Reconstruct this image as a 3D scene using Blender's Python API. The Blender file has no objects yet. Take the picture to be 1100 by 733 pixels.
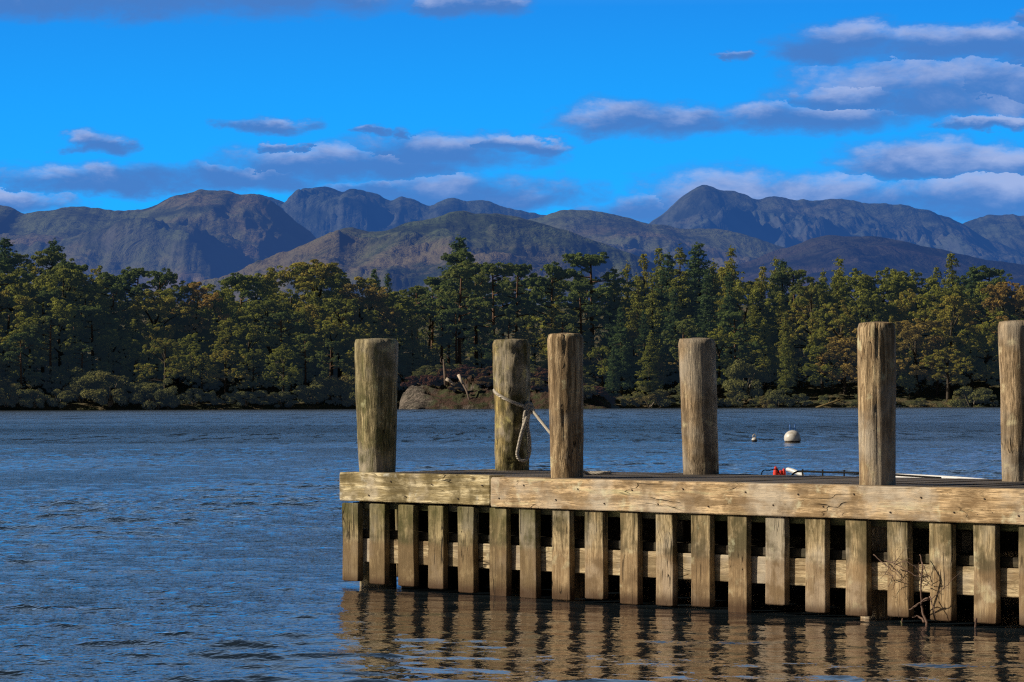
import bpy, bmesh, math, random
import numpy as np
from mathutils import Vector, Matrix, noise as mn

sc = bpy.context.scene
COL = sc.collection
R = math.radians
RNG = random.Random(7)
NP = np.random.default_rng(11)

# ------------------------------------------------------------------ camera
F = 3200.0            # focal length in pixels of an 1100 px wide frame
CAMH = 1.36           # eye height above the lake
HOR = 432.0           # horizon row
SL = 0.0031           # slope of the horizon (camera roll)

def at(px, py, Y):
    """pixel of the photograph + true distance -> point of the place"""
    return Vector(((px - 550.0) * Y / F, Y, CAMH + (HOR - (py + SL * (px - 550.0))) * Y / F))

cd = bpy.data.cameras.new("camera"); cam = bpy.data.objects.new("camera", cd); COL.objects.link(cam)
cd.sensor_width = 36.0; cd.lens = 36.0 * F / 1100.0
cd.clip_start = 0.1; cd.clip_end = 40000.0
pitch = math.atan((HOR - 366.5) / F)
cam.matrix_world = Matrix.Translation((0, 0, CAMH)) @ Matrix.Rotation(R(90) + pitch, 4, 'X') @ Matrix.Rotation(-SL, 4, 'Z')
sc.camera = cam
sc.view_settings.view_transform = 'Standard'; sc.view_settings.look = 'None'
sc.cycles.use_denoising = False; sc.cycles.filter_width = 1.25; sc.cycles.max_bounces = 6; sc.cycles.sample_clamp_indirect = 3
sc.view_settings.exposure = 0; sc.view_settings.gamma = 1

# ------------------------------------------------------------------ object helpers
def tag(o, label=None, cat=None, group=None, kind=None):
    if label: o['label'] = label
    if cat: o['category'] = cat
    if group: o['group'] = group
    if kind: o['kind'] = kind
    return o

def empty(name, loc=(0, 0, 0), rz=0, parent=None):
    o = bpy.data.objects.new(name, None); COL.objects.link(o)
    o.location = loc; o.rotation_euler = (0, 0, rz); o.empty_display_size = 0.1
    if parent: o.parent = parent
    return o

def link(name, me, mat=None, parent=None):
    o = bpy.data.objects.new(name, me); COL.objects.link(o)
    if mat: me.materials.append(mat)
    if parent: o.parent = parent
    return o

def np_mesh(name, verts, faces, smooth=True, col=None):
    """verts (n,3), faces (m,k) arrays"""
    me = bpy.data.meshes.new(name)
    verts = np.asarray(verts, dtype=np.float32); faces = np.asarray(faces, dtype=np.int32)
    n, m, k = len(verts), len(faces), faces.shape[1]
    me.vertices.add(n); me.vertices.foreach_set('co', verts.ravel())
    me.loops.add(m * k); me.loops.foreach_set('vertex_index', faces.ravel())
    me.polygons.add(m)
    me.polygons.foreach_set('loop_start', np.arange(m, dtype=np.int32) * k)
    me.polygons.foreach_set('loop_total', np.full(m, k, dtype=np.int32))
    if smooth: me.polygons.foreach_set('use_smooth', np.ones(m, dtype=bool))
    me.update(calc_edges=True)
    if col is not None:
        ca = me.color_attributes.new('Col', 'FLOAT_COLOR', 'POINT')
        c = np.ones((n, 4), dtype=np.float32); c[:, :3] = col
        ca.data.foreach_set('color', c.ravel())
    return me

def grid_faces(nr, nc, wrap=False):
    cc = nc if wrap else nc - 1
    i, j = np.meshgrid(np.arange(nr - 1), np.arange(cc), indexing='ij')
    j2 = (j + 1) % nc
    return np.stack([i * nc + j, i * nc + j2, (i + 1) * nc + j2, (i + 1) * nc + j], -1).reshape(-1, 4)

class MB:
    """collects tubes, boards and lumps for ONE mesh"""
    def __init__(s): s.v = []; s.f = []
    def add(s, vs, fs):
        b = len(s.v); s.v += [tuple(v) for v in vs]; s.f += [[i + b for i in f] for f in fs]
    def tube(s, pts, rad, seg=8, cap=True):
        pts = [Vector(p) for p in pts]; n = len(pts)
        if not hasattr(rad, '__len__'): rad = [rad] * n
        t0 = (pts[1] - pts[0]).normalized()
        up = Vector((0, 0, 1)) if abs(t0.z) < 0.9 else Vector((1, 0, 0))
        nrm = t0.cross(up).normalized(); vs = []; fs = []
        for i, p in enumerate(pts):
            t = (pts[min(i + 1, n - 1)] - pts[max(i - 1, 0)]).normalized()
            nrm = (nrm - t * nrm.dot(t)).normalized(); bn = t.cross(nrm)
            for k in range(seg):
                a = 2 * math.pi * k / seg
                vs.append(p + (nrm * math.cos(a) + bn * math.sin(a)) * rad[i])
        for i in range(n - 1):
            for k in range(seg):
                k2 = (k + 1) % seg
                fs.append([i * seg + k, i * seg + k2, (i + 1) * seg + k2, (i + 1) * seg + k])
        if cap:
            fs.append(list(range(seg - 1, -1, -1))); fs.append([(n - 1) * seg + k for k in range(seg)])
        s.add(vs, fs)
    def board(s, a, b, ax=0, bev=0.006, nseg=12, rough=0.002, seed=0.0):
        """bevelled, slightly uneven timber between corners a and b, grain along axis ax"""
        a = Vector(a); b = Vector(b); o = [i for i in range(3) if i != ax]
        hx, hy = (b[o[0]] - a[o[0]]) / 2, (b[o[1]] - a[o[1]]) / 2
        c = (a + b) / 2; L = b[ax] - a[ax]
        prof = []
        for sx, sy, ordr in ((1, 1, 0), (-1, 1, 1), (-1, -1, 0), (1, -1, 1)):
            p1 = (sx * hx, sy * (hy - bev)); pm = (sx * (hx - bev * .3), sy * (hy - bev * .3)); p2 = (sx * (hx - bev), sy * hy)
            prof += [p1, pm, p2] if ordr == 0 else [p2, pm, p1]
        m = len(prof); vs = []; fs = []
        ts = [0, bev / L] + [i / nseg for i in range(1, nseg)] + [1 - bev / L, 1]
        for i, t in enumerate(ts):
            k = 1.0 if 0 < i < len(ts) - 1 else (1 - bev * .6 / min(hx, hy))
            for (x, y) in prof:
                q = [0, 0, 0]; q[ax] = a[ax] + L * t
                nz = mn.noise_vector(Vector((x * 9 + seed * 7.1, y * 9 - seed * 3.3, q[ax] * 3.1 + seed)))
                q[o[0]] = c[o[0]] + x * k + nz.x * rough; q[o[1]] = c[o[1]] + y * k + nz.y * rough
                vs.append(q)
        r = len(ts)
        for i in range(r - 1):
            for k in range(m):
                k2 = (k + 1) % m; fs.append([i * m + k, i * m + k2, (i + 1) * m + k2, (i + 1) * m + k])
        fs.append(list(range(m - 1, -1, -1))); fs.append([(r - 1) * m + k for k in range(m)])
        s.add(vs, fs)
    def build(s, name, mat=None, parent=None, smooth=False):
        me = bpy.data.meshes.new(name); me.from_pydata(s.v, [], s.f)
        bm = bmesh.new(); bm.from_mesh(me); bmesh.ops.recalc_face_normals(bm, faces=bm.faces); bm.to_mesh(me); bm.free()
        if smooth:
            for p in me.polygons: p.use_smooth = True
        me.update(); return link(name, me, mat, parent)

# ------------------------------------------------------------------ material helpers
class NT:
    def __init__(s, tree): s.t = tree; s.n = tree.nodes; s.l = tree.links
    def node(s, typ, **kw):
        n = s.n.new(typ)
        for k, v in kw.items(): setattr(n, k, v)
        return n
    def put(s, sock, v):
        if v is None: return
        if hasattr(v, 'is_linked') or isinstance(v, bpy.types.NodeSocket): s.l.new(v, sock)
        else:
            if isinstance(v, (tuple, list)) and len(v) == 3 and sock.type == 'RGBA': v = (*v, 1)
            sock.default_value = v
    def m(s, op, a, b=None, c=None, clamp=False):
        n = s.node('ShaderNodeMath', operation=op, use_clamp=clamp)
        s.put(n.inputs[0], a); s.put(n.inputs[1], b); s.put(n.inputs[2], c); return n.outputs[0]
    def vm(s, op, a, b=None):
        n = s.node('ShaderNodeVectorMath', operation=op); s.put(n.inputs[0], a); s.put(n.inputs[1], b)
        return n.outputs['Value'] if op in ('LENGTH', 'DOT_PRODUCT') else n.outputs[0]
    def sep(s, v):
        n = s.node('ShaderNodeSeparateXYZ'); s.put(n.inputs[0], v); return n.outputs
    def comb(s, x, y, z):
        n = s.node('ShaderNodeCombineXYZ'); s.put(n.inputs[0], x); s.put(n.inputs[1], y); s.put(n.inputs[2], z); return n.outputs[0]
    def mix(s, f, a, b, mode='MIX'):
        n = s.node('ShaderNodeMix', data_type='RGBA', blend_type=mode); s.put(n.inputs[0], f); s.put(n.inputs[6], a); s.put(n.inputs[7], b); return n.outputs[2]
    def noise(s, v, scale, detail=4, rough=.55, dist=0.0):
        n = s.node('ShaderNodeTexNoise'); s.put(n.inputs['Vector'], v); n.inputs['Scale'].default_value = scale
        n.inputs['Detail'].default_value = detail; n.inputs['Roughness'].default_value = rough; n.inputs['Distortion'].default_value = dist
        return n.outputs['Fac']
    def ss(s, v, a, b, lo=0., hi=1.):
        n = s.node('ShaderNodeMapRange', interpolation_type='SMOOTHSTEP'); s.put(n.inputs[0], v)
        n.inputs[1].default_value = a; n.inputs[2].default_value = b; n.inputs[3].default_value = lo; n.inputs[4].default_value = hi
        return n.outputs[0]
    def bump(s, h, strength, dist, normal=None):
        n = s.node('ShaderNodeBump'); s.put(n.inputs['Height'], h); n.inputs['Strength'].default_value = strength
        n.inputs['Distance'].default_value = dist
        if normal is not None: s.l.new(normal, n.inputs['Normal'])
        return n.outputs[0]

def new_mat(name):
    m = bpy.data.materials.new(name); m.use_nodes = True
    k = NT(m.node_tree); p = k.n['Principled BSDF']; return m, k, p

def plain(name, c, rough=.6, metal=0.0, var=.12):
    m, k, p = new_mat(name)
    tc = k.node('ShaderNodeTexCoord').outputs['Object']
    nz = k.noise(tc, 14, 5, .6)
    dark = tuple(x * (1 - var * 3) for x in c)
    k.put(p.inputs['Base Color'], k.mix(k.ss(nz, .35, .62), dark, c))
    p.inputs['Roughness'].default_value = rough; p.inputs['Metallic'].default_value = metal
    return m

def wood(name, light, dark, ax=2, stain=(.06, .05, .03), stain_amt=.5, algae=0.0, low=0.0, knots=True, bumpd=.009):
    """weathered timber: grain along local axis ax, cracks, knots, stains; algae greens the top, low browns the bottom"""
    m, k, p = new_mat(name)
    tc = k.node('ShaderNodeTexCoord').outputs['Object']
    rnd = k.node('ShaderNodeObjectInfo').outputs['Random']
    off = k.comb(k.m('MULTIPLY', rnd, 37.0), k.m('MULTIPLY', rnd, 11.0), 0)
    if ax == 0: off = k.comb(k.m('MULTIPLY', rnd, 37.0), 0, 0)
    v = k.vm('ADD', tc, off)
    st = [1, 1, 1]; st[ax] = .06
    vs = k.vm('MULTIPLY', v, tuple(st))
    wob = k.noise(v, 3, 2)
    vs2 = k.vm('ADD', vs, k.comb(k.m('MULTIPLY', wob, .04), k.m('MULTIPLY', wob, .05), k.m('MULTIPLY', wob, .04)))
    grain = k.noise(vs2, 55, 6, .65)
    fine = k.noise(vs2, 190, 4, .7)
    streak = k.noise(k.vm('ADD', vs2, (3, 5, 7)), 20, 4, .6)
    blot = k.noise(v, 4.5, 5, .6)
    blot2 = k.noise(k.vm('MULTIPLY', v, tuple(1 if i != ax else .35 for i in range(3))), 13, 4, .6)
    c = k.mix(k.ss(grain, .38, .58), dark, light)
    c = k.mix(k.ss(fine, .40, .52, .75, 0), c, tuple(x * .35 for x in dark))
    c = k.mix(k.ss(streak, .48, .60, 0, .8), c, tuple(x * .55 for x in dark))
    c = k.mix(k.ss(streak, .30, .43, .45, 0), c, tuple(min(.7, x * 1.25) for x in light))
    gr_ = sum(light) / 3
    c = k.mix(k.ss(k.noise(k.vm('ADD', v, (9, 2, 4)), 1.7, 4, .6), .46, .62, 0, .7), c, (gr_ * 1.0, gr_ * .9, gr_ * .74))
    c = k.mix(k.m('MULTIPLY', k.ss(blot, .46, .64), stain_amt), c, stain)
    c = k.mix(k.m('MULTIPLY', k.ss(blot2, .5, .66), stain_amt * .8), c, tuple(x * 1.6 for x in stain))
    pale = tuple(min(.75, x * 1.55 + .02) for x in light)
    c = k.mix(k.ss(k.noise(v, 7.5, 5, .6), .58, .72, 0, .55), c, pale)
    xyz = k.sep(tc)
    if algae > 0:
        a = k.m('MULTIPLY', k.ss(k.m('ADD', xyz[2], k.m('MULTIPLY', blot, .35)), .45, .8), algae)
        c = k.mix(a, c, (.085, .085, .02))
    if low > 0:
        lo_ = k.ss(k.m('ADD', xyz[2], k.m('MULTIPLY', k.noise(v, 9, 3), .05)), .34, .40, 1, 0)
        c = k.mix(k.m('MULTIPLY', lo_, low), c, tuple(x * f for x, f in zip(dark, (.85, .75, .72))))
        wet = k.ss(k.m('ADD', xyz[2], k.m('MULTIPLY', blot2, .05)), .05, .15, 1, 0)
        c = k.mix(k.m('MULTIPLY', wet, .85), c, (.055, .027, .013))
        edge = k.ss(k.m('ABSOLUTE', k.m('SUBTRACT', k.m('ADD', xyz[2], k.m('MULTIPLY', blot, .02)), .385)), .0, .02, .28, 0)
        c = k.mix(edge, c, tuple(x * .4 for x in dark))
    cr = k.noise(k.vm('MULTIPLY', vs2, (1, 1, .5)), 22, 2, .4)
    crack = k.ss(k.m('ABSOLUTE', k.m('SUBTRACT', cr, .5)), .0, .011, 1, 0)
    crk = k.m('MULTIPLY', crack, k.ss(k.noise(v, 2.2, 2), .5, .6))
    c = k.mix(k.m('MULTIPLY', crk, .85), c, (.012, .009, .006))
    h = k.m('ADD', k.m('MULTIPLY', grain, .6), k.m('MULTIPLY', fine, .25))
    h = k.m('SUBTRACT', h, k.m('MULTIPLY', crk, 1.2))
    if knots:
        vo = k.node('ShaderNodeTexVoronoi'); k.put(vo.inputs['Vector'], k.vm('MULTIPLY', v, (1, 1, 1) if ax == 2 else (.7, 1, 1)))
        vo.inputs['Scale'].default_value = 4.2
        kn = k.ss(vo.outputs['Distance'], .04, .1, 1, 0)
        c = k.mix(k.m('MULTIPLY', kn, .75), c, (.04, .026, .014))
    vo2 = k.node('ShaderNodeTexVoronoi'); k.put(vo2.inputs['Vector'], v); vo2.inputs['Scale'].default_value = 11
    hole = k.ss(vo2.outputs['Distance'], .03, .06, 1, 0)
    c = k.mix(k.m('MULTIPLY', hole, .7), c, (.012, .01, .008))
    k.put(p.inputs['Base Color'], c)
    p.inputs['Roughness'].default_value = .82; p.inputs['Specular IOR Level'].default_value = .25
    k.put(p.inputs['Normal'], k.bump(h, 1.0, bumpd))
    return m

def leaf_mat(name, a, b, c3, trans=.38):
    """a..b by clump tone (vertex colour) and tree; c3 = odd autumn tint"""
    m, k, p = new_mat(name)
    vc = k.node('ShaderNodeVertexColor', layer_name='Col').outputs['Color']
    s = k.node('ShaderNodeSeparateColor'); k.put(s.inputs[0], vc)
    rnd = k.node('ShaderNodeObjectInfo').outputs['Random']
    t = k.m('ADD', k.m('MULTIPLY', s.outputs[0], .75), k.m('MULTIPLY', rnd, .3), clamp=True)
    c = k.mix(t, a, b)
    r2 = k.m('FRACT', k.m('MULTIPLY', rnd, 7.31))
    tint = k.m('MULTIPLY', k.ss(k.m('ADD', r2, k.m('MULTIPLY', s.outputs[1], .4)), .85, 1.35), .6)
    c = k.mix(tint, c, c3)
    k.put(p.inputs['Base Color'], c); p.inputs['Roughness'].default_value = .7
    p.inputs['Specular IOR Level'].default_value = .2
    tr = k.node('ShaderNodeBsdfTranslucent'); k.put(tr.inputs[0], c)
    mx = k.node('ShaderNodeMixShader'); mx.inputs[0].default_value = trans
    k.l.new(p.outputs[0], mx.inputs[1]); k.l.new(tr.outputs[0], mx.inputs[2])
    em = k.node('ShaderNodeEmission'); k.put(em.inputs[0], (.26, .48, .85)); em.inputs[1].default_value = .014   # even blue glow painted on the leaves as distance haze
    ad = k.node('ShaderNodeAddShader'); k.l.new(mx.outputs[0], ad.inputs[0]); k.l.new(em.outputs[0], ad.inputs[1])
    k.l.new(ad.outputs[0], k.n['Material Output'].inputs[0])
    return m

# ------------------------------------------------------------------ light and sky
SUN_EL, SUN_AZ = R(31), R(-95)     # azimuth from +Y towards +X: the sun stands to the left, slightly behind the viewer
sdir = Vector((math.sin(SUN_AZ) * math.cos(SUN_EL), math.cos(SUN_AZ) * math.cos(SUN_EL), math.sin(SUN_EL)))
sl = bpy.data.lights.new("sun", 'SUN'); sl.energy = 5.0; sl.angle = R(.55); sl.color = (1.0, .87, .68)
so = bpy.data.objects.new("sun", sl); COL.objects.link(so); so.rotation_euler = sdir.to_track_quat('Z', 'Y').to_euler()

w = bpy.data.worlds.new("World"); sc.world = w; w.use_nodes = True
k = NT(w.node_tree); k.n.clear()
sky = k.node('ShaderNodeTexSky', sky_type='NISHITA'); sky.sun_disc = False
sky.sun_elevation = SUN_EL; sky.sun_rotation = SUN_AZ; sky.air_density = 1.0; sky.dust_density = .3; sky.ozone_density = 3
d = k.node('ShaderNodeTexCoord').outputs['Generated']
x, y, z = k.sep(d)
hyp = k.m('SQRT', k.m('ADD', k.m('MULTIPLY', x, x), k.m('MULTIPLY', y, y)))
U = k.m('ARCTAN2', x, y)                       # bearing
V = k.m('DIVIDE', z, k.m('MAXIMUM', hyp, .001))  # elevation
ramp = k.node('ShaderNodeValToRGB'); k.put(ramp.inputs[0], V)
el = ramp.color_ramp.elements
el[0].position = 0.0; el[0].color = (.022, .45, 1.04, 1)
el[1].position = .06; el[1].color = (.012, .44, 1.12, 1)
for pos, c in ((.10, (.009, .355, 1.0)), (.135, (.010, .27, .86)), (.155, (.14, .38, .80)), (.18, (.27, .50, .86)), (.26, (.26, .44, .70)), (.36, (.09, .17, .31)), (.46, (.016, .04, .09)), (1.0, (.012, .03, .07))):
    e = el.new(pos); e.color = (*c, 1)
nish = k.mix(1.0, sky.outputs[0], (.05, .06, .07), 'MULTIPLY')
base = k.mix(.03, ramp.outputs[0], nish, 'ADD')
base = k.mix(k.ss(y, .0, .75, .86, 0), base, (.012, .018, .028))   # sky dimmed beside and behind the viewer to deepen the shade
# clouds: banks given by bearing and elevation, torn by noise
wv = k.comb(k.m('MULTIPLY', U, 1.0), k.m('MULTIPLY', V, 2.1), 0)
wa = k.noise(wv, 26, 6, .62); wb = k.noise(k.vm('ADD', wv, (5.5, 2.2, 1)), 30, 6, .62); wc = k.noise(k.vm('ADD', wv, (1.5, 8.2, 4)), 90, 5, .6)
Uc = k.m('ADD', U, k.m('ADD', k.m('MULTIPLY', k.m('SUBTRACT', wa, .5), .055), k.m('MULTIPLY', k.m('SUBTRACT', wc, .5), .012)))
Vc = k.m('ADD', V, k.m('ADD', k.m('MULTIPLY', k.m('SUBTRACT', wb, .5), .010), k.m('MULTIPLY', k.m('SUBTRACT', wc, .5), .005)))
n1 = k.noise(wv, 34, 7, .6, .3); n2 = k.noise(wv, 110, 5, .6)
n0 = k.noise(k.vm('ADD', wv, (3.1, 1.7, 0)), 12, 3, .5)
# (bearing px, elevation px, half width, rise, drop)
CL = [(118, 197, 118, 15, 11), (240, 191, 125, 12, 13), (372, 180, 125, 17, 14), (470, 166, 88, 19, 15), (552, 156, 40, 8, 9),
      (490, 214, 110, 23, 11), (400, 206, 60, 9, 8), (108, 157, 30, 11, 8), (282, 137, 38, 8, 7), (402, 142, 20, 4, 4), (436, 143, 14, 7, 5), (300, 160, 15, 5, 4),
      (20, 220, 52, 12, 9), (110, -4, 250, 30, 22), (300, -2, 90, 20, 9), (500, 2, 55, 10, 12),
      (925, 52, 70, 19, 14), (1040, 52, 110, 18, 16), (1110, 25, 24, 12, 12), (700, 131, 80, 17, 13), (880, 130, 86, 16, 13), (1015, 114, 125, 44, 14),
      (1080, 100, 90, 28, 18), (1060, 137, 38, 6, 4), (915, 108, 50, 14, 14), (1010, 184, 80, 27, 9), (1100, 184, 60, 18, 10),
      (780, 226, 84, 34, 20), (700, 226, 66, 16, 14), (900, 226, 150, 30, 12), (1060, 222, 110, 28, 20), (792, 62, 17, 5, 5), (575, 157, 22, 8, 8), (1140, 70, 60, 20, 20)]
W = None
for (cx, cy, rx, ru, rd) in CL:
    cu = math.atan((cx - 550) / F); cv = (HOR - (cy + SL * (cx - 550))) / F
    du = k.m('MULTIPLY', k.m('SUBTRACT', Uc, cu), F / rx / 1.12)
    dv = k.m('SUBTRACT', Vc, cv)
    up = k.m('MULTIPLY', dv, F / ru / 1.15); t = k.m('MAXIMUM', up, k.m('MULTIPLY', dv, -F / rd / 1.15))
    q = k.m('SUBTRACT', 1.0, k.m('MULTIPLY_ADD', du, du, k.m('MULTIPLY', t, t)))
    if W is None: W, T = q, up
    else:
        g = k.m('GREATER_THAN', q, W)
        T = k.m('ADD', k.m('MULTIPLY', up, g), k.m('MULTIPLY', T, k.m('SUBTRACT', 1.0, g)))
        W = k.m('MAXIMUM', W, q)
W = k.m('MAXIMUM', W, -3.0)
nn = k.m('ADD', k.m('MULTIPLY', k.m('SUBTRACT', n1, .5), 2.5), k.m('MULTIPLY', k.m('SUBTRACT', n2, .5), 1.1))
dens = k.m('ADD', k.m('ADD', W, .72), nn)
# loose fair-weather clouds over the rest of the sky
far_ = k.m('MULTIPLY', k.ss(k.noise(k.vm('MULTIPLY', d, (1, 1, 3.2)), 3.4, 7, .6), .56, .66), k.ss(V, .16, .3))
alpha = k.m('MULTIPLY', k.ss(dens, -.45, 1.6), .94)
lit = k.ss(k.m('ADD', k.m('MULTIPLY', k.m('SUBTRACT', n1, .5), 2.6), k.m('ADD', T, k.m('MULTIPLY', k.m('SUBTRACT', n0, .5), 2.4))), -.1, 1.25)
lit = k.m('MULTIPLY', lit, k.ss(dens, .1, 1.0))
cc = k.mix(lit, (.066, .205, .56), (.36, .46, .76))
skyc = k.mix(alpha, base, cc)
skyc = k.mix(k.m('MULTIPLY', far_, .35), skyc, (.10, .14, .22))
bg = k.node('ShaderNodeBackground'); k.put(bg.inputs[0], skyc); bg.inputs[1].default_value = 1.0
ow = k.node('ShaderNodeOutputWorld'); k.l.new(bg.outputs[0], ow.inputs[0])

# ------------------------------------------------------------------ hills
def hill_mat(name, sun_a, sun_b, rock, haze, hz):
    m, k, p = new_mat(name)
    tc = k.node('ShaderNodeTexCoord').outputs['Object']
    big = k.noise(tc, .0016, 7, .62, .5); mid = k.noise(k.vm('MULTIPLY', tc, (1, .7, 1.6)), .009, 7, .66, .6)
    fine = k.noise(k.vm('MULTIPLY', tc, (1, .6, 2.2)), .03, 5, .7, .8)
    c = k.mix(k.ss(big, .40, .60), sun_a, sun_b)
    c = k.mix(k.ss(mid, .47, .62), c, tuple(v * .42 for v in sun_a))
    nz = k.sep(k.node('ShaderNodeNewGeometry').outputs['Normal'])[2]
    c = k.mix(k.m('MULTIPLY', k.ss(nz, .62, .90, 1, 0), .8), c, rock)
    c = k.mix(k.ss(fine, .56, .70, 0, .35), c, tuple(v * 1.6 for v in rock))
    c = k.mix(k.ss(fine, .34, .46, .2, 0), c, tuple(v * .35 for v in sun_a))
    c = k.mix(k.ss(k.noise(k.vm('MULTIPLY', tc, (1, 1, 2)), .0034, 5, .6, .8), .50, .62), c, tuple(v * .38 for v in sun_a))
    k.put(p.inputs['Base Color'], c); p.inputs['Roughness'].default_value = .95; p.inputs['Specular IOR Level'].default_value = 0
    k.put(p.inputs['Normal'], k.bump(k.m('ADD', k.m('MULTIPLY', mid, .7), k.m('MULTIPLY', fine, .2)), 1.0, 34))
    em = k.node('ShaderNodeEmission'); k.put(em.inputs[0], haze); em.inputs[1].default_value = hz   # constant blue emission stands in for aerial haze
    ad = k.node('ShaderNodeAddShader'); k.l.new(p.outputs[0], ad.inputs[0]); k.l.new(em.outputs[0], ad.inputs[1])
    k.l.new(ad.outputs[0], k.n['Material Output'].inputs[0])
    return m

def hill(name, prof, Y, run, mat, amp, seed, fs=1.0, edge=1.0):
    """prof: crest as (px, py); the near side falls to the valley over `run` metres"""
    px = np.array([p[0] for p in prof], float); py = np.array([p[1] for p in prof], float)
    nx, nt = int((px[-1] - px[0]) / 1.2), 130
    X = np.linspace(px[0], px[-1], nx); Z = np.interp(X, px, py)
    ker = np.ones(5) / 5; Zs = np.convolve(np.pad(Z, 2, mode='edge'), ker, 'valid')
    rows = []
    ts = np.concatenate([[-.9, -.45, -.2, -.07], np.linspace(0, 1, nt) ** 1.15])
    for t in ts:
        row = []
        for i in range(nx):
            wx = (X[i] - 550) * Y / F
            crest = CAMH + (HOR - Zs[i] - SL * (X[i] - 550)) * Y / F
            crest += edge * 8 * mn.fractal(Vector((wx * .012, seed, 0)), .9, 2.2, 4) * Y / 7000
            wy = Y - run * t
            # gullies run down the slope, warped
            q = Vector((wx * .0021 * fs + seed, t * run * .0013 * fs, seed * .37))
            wp = mn.noise_vector(q * 1.3) * .45
            rg = mn.ridged_multi_fractal(q + wp, .78, 2.15, 8, 1.0, 2.0) - 1.3 + .22 * (mn.ridged_multi_fractal(Vector((q.x * 2.6, q.y * 3.6, q.z)) + wp, .75, 2.1, 6, 1.0, 2.0) - 1.3)
            lump = mn.fractal(Vector((wx * .0009 + seed * 2, wy * .0011, 0)), .8, 2, 4)
            tt = max(t, 0)
            env = min(1, tt * 5) * (1 - .35 * tt)
            hgt = crest * ((1 - tt) ** 1.12) + (rg * .72 + lump * 1.3) * amp * env if t >= 0 else crest * (1 + t * 1.05)
            lim = CAMH + (crest - CAMH) * (wy / Y) * (1 - .05 * tt)
            if t > 0: hgt = min(hgt, lim)
            row.append((wx * (1 - .0 * t), wy, max(hgt, 4 - 60 * max(0, tt - .9))))
        rows.append(row)
    v = np.array(rows, dtype=np.float32).reshape(-1, 3)
    me = np_mesh(name, v, grid_faces(len(ts), nx))
    bm = None
    o = link(name, me, mat); tag(o, kind='structure'); return o

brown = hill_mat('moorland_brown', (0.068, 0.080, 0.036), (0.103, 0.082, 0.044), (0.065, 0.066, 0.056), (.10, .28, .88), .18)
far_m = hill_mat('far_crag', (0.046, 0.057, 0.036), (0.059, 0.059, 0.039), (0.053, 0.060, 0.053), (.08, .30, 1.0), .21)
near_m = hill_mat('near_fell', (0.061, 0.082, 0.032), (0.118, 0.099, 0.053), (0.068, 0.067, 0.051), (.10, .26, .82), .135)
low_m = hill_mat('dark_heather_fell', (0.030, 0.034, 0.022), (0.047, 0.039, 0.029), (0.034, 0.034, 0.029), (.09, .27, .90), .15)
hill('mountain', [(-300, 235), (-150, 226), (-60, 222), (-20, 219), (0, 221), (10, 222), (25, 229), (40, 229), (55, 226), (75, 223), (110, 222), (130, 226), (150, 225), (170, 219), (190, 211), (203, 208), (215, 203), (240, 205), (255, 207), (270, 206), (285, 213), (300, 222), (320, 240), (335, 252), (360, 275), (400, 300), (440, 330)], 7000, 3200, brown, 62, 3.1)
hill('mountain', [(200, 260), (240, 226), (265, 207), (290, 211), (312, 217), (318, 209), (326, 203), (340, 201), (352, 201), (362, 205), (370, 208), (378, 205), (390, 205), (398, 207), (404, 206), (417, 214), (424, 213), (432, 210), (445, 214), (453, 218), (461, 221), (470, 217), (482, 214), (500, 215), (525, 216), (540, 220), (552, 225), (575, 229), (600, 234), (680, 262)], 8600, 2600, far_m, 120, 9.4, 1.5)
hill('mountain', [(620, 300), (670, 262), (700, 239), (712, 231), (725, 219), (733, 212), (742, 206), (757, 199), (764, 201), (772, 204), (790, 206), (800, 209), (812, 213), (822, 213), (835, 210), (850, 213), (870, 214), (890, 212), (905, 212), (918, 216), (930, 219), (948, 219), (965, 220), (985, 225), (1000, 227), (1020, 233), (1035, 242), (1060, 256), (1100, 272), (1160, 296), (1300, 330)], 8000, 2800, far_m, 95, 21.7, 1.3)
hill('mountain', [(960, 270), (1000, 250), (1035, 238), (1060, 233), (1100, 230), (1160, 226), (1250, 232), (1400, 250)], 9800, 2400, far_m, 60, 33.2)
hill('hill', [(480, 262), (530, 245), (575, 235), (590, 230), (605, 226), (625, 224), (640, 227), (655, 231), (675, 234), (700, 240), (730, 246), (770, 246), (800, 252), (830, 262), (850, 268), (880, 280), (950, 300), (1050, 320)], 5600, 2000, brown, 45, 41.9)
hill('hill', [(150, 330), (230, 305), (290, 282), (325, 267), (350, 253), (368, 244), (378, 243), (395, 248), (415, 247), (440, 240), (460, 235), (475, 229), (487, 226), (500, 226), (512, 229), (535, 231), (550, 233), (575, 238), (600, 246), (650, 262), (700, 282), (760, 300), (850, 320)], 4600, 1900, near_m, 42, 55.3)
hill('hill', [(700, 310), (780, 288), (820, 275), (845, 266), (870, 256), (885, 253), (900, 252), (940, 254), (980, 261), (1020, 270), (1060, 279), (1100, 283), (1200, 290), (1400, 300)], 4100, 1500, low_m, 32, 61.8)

# ------------------------------------------------------------------ ground beyond the lake
def shoreY(X):
    return 612 + 14 * math.sin(X * .021 + 1.0) + 5 * mn.fractal(Vector((X * .03, 7.7, 0)), .9, 2, 4) + X * .10

def groundZ(X, Y):
    s = Y - shoreY(X)
    if s < 0: return -1.2 + .04 * max(s, -20)
    base = .25 + 9.5 * (1 - math.exp(-s / 45.0)) + s * .012 + 17 * min(1, max(0, (s - 50) / 190)) ** 1.3
    return base + 1.1 * mn.fractal(Vector((X * .02, Y * .02, 3)), .9, 2, 4) * min(1, s / 15)

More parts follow.
